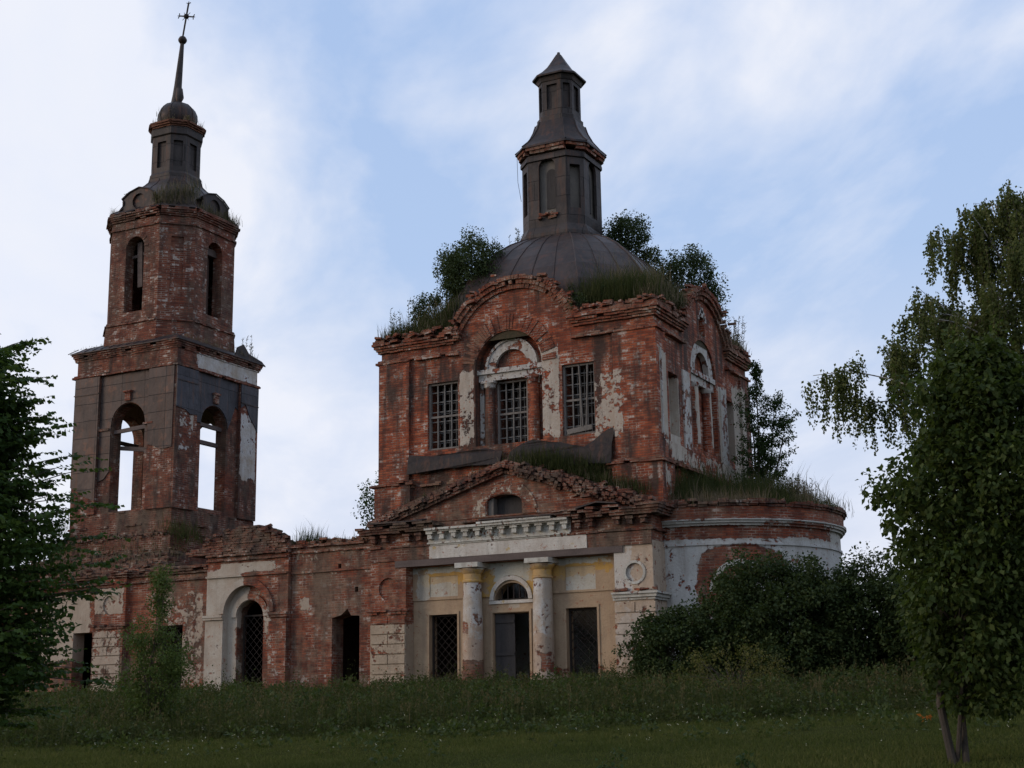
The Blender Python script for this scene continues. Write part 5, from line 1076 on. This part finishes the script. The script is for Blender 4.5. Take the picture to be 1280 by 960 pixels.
stemplant('dry weeds on the neck cornice under the onion cap', (-23.3, 5.1, 25.05), .55, 7, .08, LM['dry'], 'tall weeds growing on the roofs')
stemplant('single dry stalk on the left side of the bell roof', (-26.1, 4.4, 21.2), .8, 2, .06, LM['dry'], 'tall weeds growing on the roofs')
# grass growing on roofs and ledges
def blades(P, h, w_, lean=.35, seg=2):
    n = len(P); an = RNG.uniform(0, 2 * PI, n); S = np.stack([np.cos(an), np.sin(an), np.zeros(n)], 1); ld = RNG.uniform(0, 2 * PI, n); Ld = np.stack([np.cos(ld), np.sin(ld), np.zeros(n)], 1)
    h = np.asarray(h)[:, None]; w_ = np.broadcast_to(w_, (n,))[:, None]; up = np.array([0, 0, 1.]); le = RNG.uniform(.1, 1, (n, 1)) * lean
    v0 = P - S * w_; v1 = P + S * w_; m_ = P + up * h * .55 + Ld * h * le * .3; v2 = m_ + S * w_ * .7; v3 = m_ - S * w_ * .7; v4 = P + up * h * (1 - le * .3) + Ld * h * le
    V = np.stack([v0, v1, v2, v3, v4], 1).reshape(-1, 3); b = np.arange(n) * 5
    F = np.stack([b, b + 1, b + 2, b, b + 2, b + 3, b + 3, b + 2, b + 4], 1).reshape(-1, 3); return V, F
parts = []; dparts = []
def strip(p0, p1, n, hh, sp=(.1, .15, .03), dry=.4):
    p0, p1 = np.array(p0, float), np.array(p1, float); t_ = RNG.random((n, 1)); cl = (np.sin(t_ * 37 + p0[0]) + np.sin(t_ * 91 + p0[1]) * .7 + 1.2).clip(.25, 2)[:, 0]
    P = p0 + (p1 - p0) * t_ + RNG.normal(size=(n, 3)) * np.array(sp); V, F = blades(P, hh * RNG.uniform(.25, 1.0, n) * (1 + .6 * (RNG.random(n) > .93)) * cl * .7, .008, .5); (dparts if RNG.random() < dry else parts).append((V, F))
for k in range(6):
    strip((-3.1, 1.1 + .3 * k, 12.7 + .16 * k), (-.3, 1.1 + .3 * k, 12.6 + .12 * k), 1900, .95 - .05 * (k % 3), (.2, .15, .1), .5); strip((-.3, .9 + .8 * k * .2, 12.6), (-.15, 3.4, 12.9), 900, .55, (.2, .2, .1), .5)
    strip((-10.3, .95, 12.45), (-7.4, 1.2, 12.5), 900, .5, (.1, .2, .04), .2); strip((-9.4, 1.6, 12.6), (-7.2, 1.6, 13.3), 900, .6, (.3, .3, .15), .1)
    strip((-.2, 7.7, 12.6), (-.1, 10, 12.5), 500, .5, (.15, .15, .05), .5)
for k in range(7): strip((-9.8, .55, 5.95 ), (-5.2, .7, 7.5), 260, .3, (.2, .2, .05), .3); strip((-4.9, .6, 7.5), (-.4, .6, 6.1), 900, .4, (.25, .2, .08), .3)
strip((-4.2, .5, 7.5), (-2.0, .6, 6.9), 2600, .45, (.35, .2, .12), 0)
for k in range(12):
    a_ = R(-88 + 15 * k); a2 = a_ + R(16); rr = 4.0; strip((AC[0] + rr * cos(a_), AC[1] + rr * sin(a_), 5.75), (AC[0] + rr * cos(a2), AC[1] + rr * sin(a2), 5.75), 700, .45, (.3, .3, .08), .5)
    rr = 2.8; strip((AC[0] + rr * cos(a_), AC[1] + rr * sin(a_), 6.1), (AC[0] + rr * cos(a2), AC[1] + rr * sin(a2), 6.1), 900, .75, (.5, .5, .1), .3)
strip((.3, 1.4, 5.8), (.4, 5, 6.5), 3000, .9, (.3, .3, .2), 0)
strip((-13.6, .4, 5.3), (-12.6, .4, 5.3), 500, .6, (.1, .1, .03), .6); strip((-12.6, .4, 5.28), (-10.4, .4, 5.25), 400, .25)
strip((-27.0, 2.7, 14.6), (-21.5, 2.7, 14.6), 160, .12, (.1, .05, .02), .3); strip((-21.4, 3., 14.6), (-21.4, 8., 14.6), 300, .25, (.05, .1, .02), .7)
for k in range(3): strip((-26.3, 3.9, 20.5), (-25.5, 3.2, 20.5), 120, .4, (.06, .06, .02), .5); strip((-21.8, 4.2, 20.5), (-21.7, 6.8, 20.5), 180, .5, (.05, .1, .03), .6); strip((-23.2, 3.1, 20.7), (-21.9, 4.3, 21.2), 500, .5, (.12, .1, .25), .6)
strip((-24.7, 4.75, 25.5), (-23.8, 4.75, 25.5), 300, .14, (.08, .06, .12), .3); strip((-24.8, 4.55, 25.05), (-23.6, 4.55, 25.05), 260, .22, (.05, .06, .02), .6); strip((-23.3, 4.8, 25.05), (-23.25, 6.1, 25.05), 160, .35, (.04, .06, .02), .6)
for k in range(5): strip((-28.5, 1.0 + .4 * k, 5.3 + .3 * k), (-20, 1. + .4 * k, 5. + .25 * k), 500, .3, (.3, .2, .1), .4)
strip((-21.2, 2.4, 6.6), (-20.5, 3.2, 6.2), 700, .5, (.3, .3, .15), 0); strip((-27.5, 2.4, 6.8), (-26.9, 2.6, 6.9), 500, .35, (.2, .1, .25), 0)
V, F = merge(parts); tag(np_mesh('roof_grass', V, F, LM['weeds']), 'green grass tufts growing on the church roofs and ledges', 'grass', kind='stuff')
V, F = merge(dparts); tag(np_mesh('dry_roof_grass', V, F, LM['dry']), 'dry straw-coloured grass tufts on the church roofs and cornices', 'grass', kind='stuff')
shrub('roof_shrub', 'low straggly growth along the roof edge between the front gable and the right corner', 'bush', (-1.6, 1.5, 12.9), (-1.6, 1.6, 13.1), (1.3, .6, .4), 70, 34, .06, LM['roofbush'], 5, .2, thick=.015, group='shrubs growing on the roof', extra=[(-2.9 + rn(.4), 1.3 + rn(.3), 13.2 + rn(.4)) for _ in range(14)])
# mound of soil the roof plants root in
def mound(x, y):
    e = min(x + 10.4, -x, y - .8, 10.1 - y); return 12.3 + min(e, 1.6) * (.42 + .28 * (x > -3)) + rn(.05) + .12 * sin(x * 2.1) * sin(y * 1.7)
heightfield(-10.35, -.05, .85, 10.05, 50, 46, mound, M['soil'], 'roof_soil', church)
# meadow
def field(n, s0, s1, hfun, w_, mat, name, label, leafy=False, dens=None):
    cx, cy = cC.x, cC.y; F2 = np.array([cF.x, cF.y]); F2 /= np.linalg.norm(F2); R2 = np.array([F2[1], -F2[0]])
    s = np.sqrt(RNG.uniform(s0 ** 2, s1 ** 2, n)); l_ = RNG.uniform(-.44, .44, n) * s; P = np.array([cx, cy]) + s[:, None] * F2 + l_[:, None] * R2
    nz_ = np.sin(P[:, 0] * .9 + 1.3 * np.sin(P[:, 1] * .7)) * np.sin(P[:, 1] * 1.1 + np.sin(P[:, 0] * .5)); nz2 = np.sin(P[:, 0] * 3.1 + P[:, 1] * 1.7) * np.sin(P[:, 1] * 2.9 - P[:, 0])
    keep = np.ones(n, bool)
    if dens is not None: keep = RNG.random(n) < dens(s + nz_ * 1.6 + nz2 * .7, l_)
    inside = (P[:, 1] > -.1) & (P[:, 0] < .1) | ((P[:, 0] - AC[0]) ** 2 + (P[:, 1] - AC[1]) ** 2 < 4.5 ** 2); keep &= ~inside
    P, s, l_, nz_, nz2 = P[keep], s[keep], l_[keep], nz_[keep], nz2[keep]
    P3 = np.concatenate([P, (gz(P[:, 0], P[:, 1]) - .03)[:, None]], 1); h = hfun(s, l_, nz_, nz2)
    return P3, h
def hs(s, l, a_, b_): return (.06 + .02 * a_ + .015 * b_ + .06 * RNG.random(len(s)) ** 2)
P3, h = field(330000, 14.5, 32, hs, .004, None, '', '', dens=lambda s, l: np.clip((32 - s) / 3, 0, 1)); V, F = blades(P3, h, .0075, .9)
tag(np_mesh('meadow_grass', V, F, LM['grass']), 'short mown meadow grass in the foreground', 'grass', kind='stuff')
def ht(s, l, a_, b_): return (.34 + .20 * a_ + .15 * b_) * RNG.uniform(.4, 1.25, len(s)) * np.clip((s - 25.5) / 3.5, .3, 1) * (1 + .25 * (RNG.random(len(s)) > .96))
edge = lambda s, l: np.clip((s - 26.3) / 4., 0.02, 1)
P3, h = field(150000, 20, 46, ht, .008, None, '', '', dens=edge); v1 = blades(P3, h, .007, .45)
P3, h = field(36000, 22, 46, lambda s, l, a_, b_: ht(s, l, a_, b_) * (1 + .75 * (RNG.random(len(s)) > .88) * (s > 30)), .008, None, '', '', dens=edge)
k = 9; n = len(P3); base = np.repeat(P3, k, 0); hh = np.repeat(h * 1.15, k); f_ = RNG.random(n * k) ** .8; an = RNG.uniform(0, 2 * PI, n * k); C_ = base + np.stack([RNG.normal(size=n * k) * .03, RNG.normal(size=n * k) * .03, hh * f_], 1)
D_ = unit(np.stack([np.cos(an), np.sin(an), RNG.uniform(-.3, .8, n * k)], 1)); L_ = RNG.uniform(.05, .12, n * k) * (1.1 - .5 * f_); v2 = leaves_mesh(C_, D_, L_, L_ * .3)
st_b = blades(P3, h * 1.2, .006, .15); V, F = merge([v1, v2, st_b])
P3, h = field(2600, 27, 45, lambda s, l, a_, b_: (.55 + .2 * b_ + .15 * a_) * RNG.uniform(.7, 1.3, len(s)), .008, None, '', '', dens=edge)
vb = blades(P3, h, .006, .2); k = 12; C_ = np.repeat(P3, k, 0); C_[:, 2] += np.repeat(h, k) * RNG.uniform(.72, 1.0, len(C_)); C_ += RNG.normal(size=C_.shape) * .02; L_ = RNG.uniform(.03, .07, len(C_)); vs = leaves_mesh(C_, unit(RNG.normal(size=C_.shape) * .4 + np.array([0, 0, 1.])), L_, L_ * .2)
V3, F3 = merge([vb, vs]); tag(np_mesh('seeding_weeds', V3, F3, LM['seed']), 'brownish seed heads of docks and grasses standing above the weeds', 'weeds', kind='stuff')
tag(np_mesh('tall_weeds', V, F, LM['weeds']), 'rank waist-high weeds and nettles along the foot of the church', 'weeds', kind='stuff')
P3, h = field(2600, 19, 45, lambda s, l, a_, b_: np.ones(len(s)), .01, None, '', '', dens=lambda s, l: np.clip((s - 22) / 12, .06, .8))
cz = P3 + np.array([0, 0, .12]); far = np.clip((np.linalg.norm(P3[:, :2] - np.array([cC.x, cC.y]), axis=1) - 28) / 6, 0, 1); cz[:, 2] += far * RNG.uniform(-.05, .5, len(cz)) * .9; V4, F4 = clump_leaves(cz, RNG.uniform(.12, .34, len(cz)), 46, .085, -.3, .8); tag(np_mesh('broad_leaved_weeds', V4, F4, LM['young2']), 'clumps of broad-leaved weeds scattered through the meadow', 'weeds', kind='stuff')
P3, h = field(700, 19, 33, lambda s, l, a_, b_: .12 + .25 * RNG.random(len(s)), .01, None, '', '', dens=lambda s, l: .12 + .5 * (np.abs(s - 25) < 4) * (l > -6)); P3[:, 2] += h
V1, F1 = blades(P3 - np.array([0, 0, 1.]) * h[:, None], h, .003, .05)
k = 3; C_ = np.repeat(P3, k, 0) + RNG.normal(size=(len(P3) * k, 3)) * .008; L_ = np.full(len(C_), .016); V2, F2 = leaves_mesh(C_, unit(RNG.normal(size=C_.shape) + np.array([0, 0, .5])), L_, L_ * .5)
tag(np_mesh('meadow_flowers', V2, F2, LM['petals']), 'tiny pale flowers dotted through the meadow grass', 'flowers', kind='stuff')
# a few coarse plants at the front edge
for (x, y, s_, lb, mt_) in ((10.05, -26.6, .17, 'dark leafy dock plant at the bottom centre of the meadow', 'dark'), (11.4, -26.0, .13, 'small dark weed right of the dock plant at the bottom edge', 'dark'), (6.15, -27.9, .13, 'yellow-green sprig at the bottom left of the meadow', 'yellow')):
    z = G(x, y); shrub('meadow_plant', lb, 'plant', (x, y, z), (x, y, z + s_), (s_ * .8, s_ * .8, s_), 10, 12, .06, LM[mt_], 3, .07, thick=.006, group='coarse plants in the meadow')
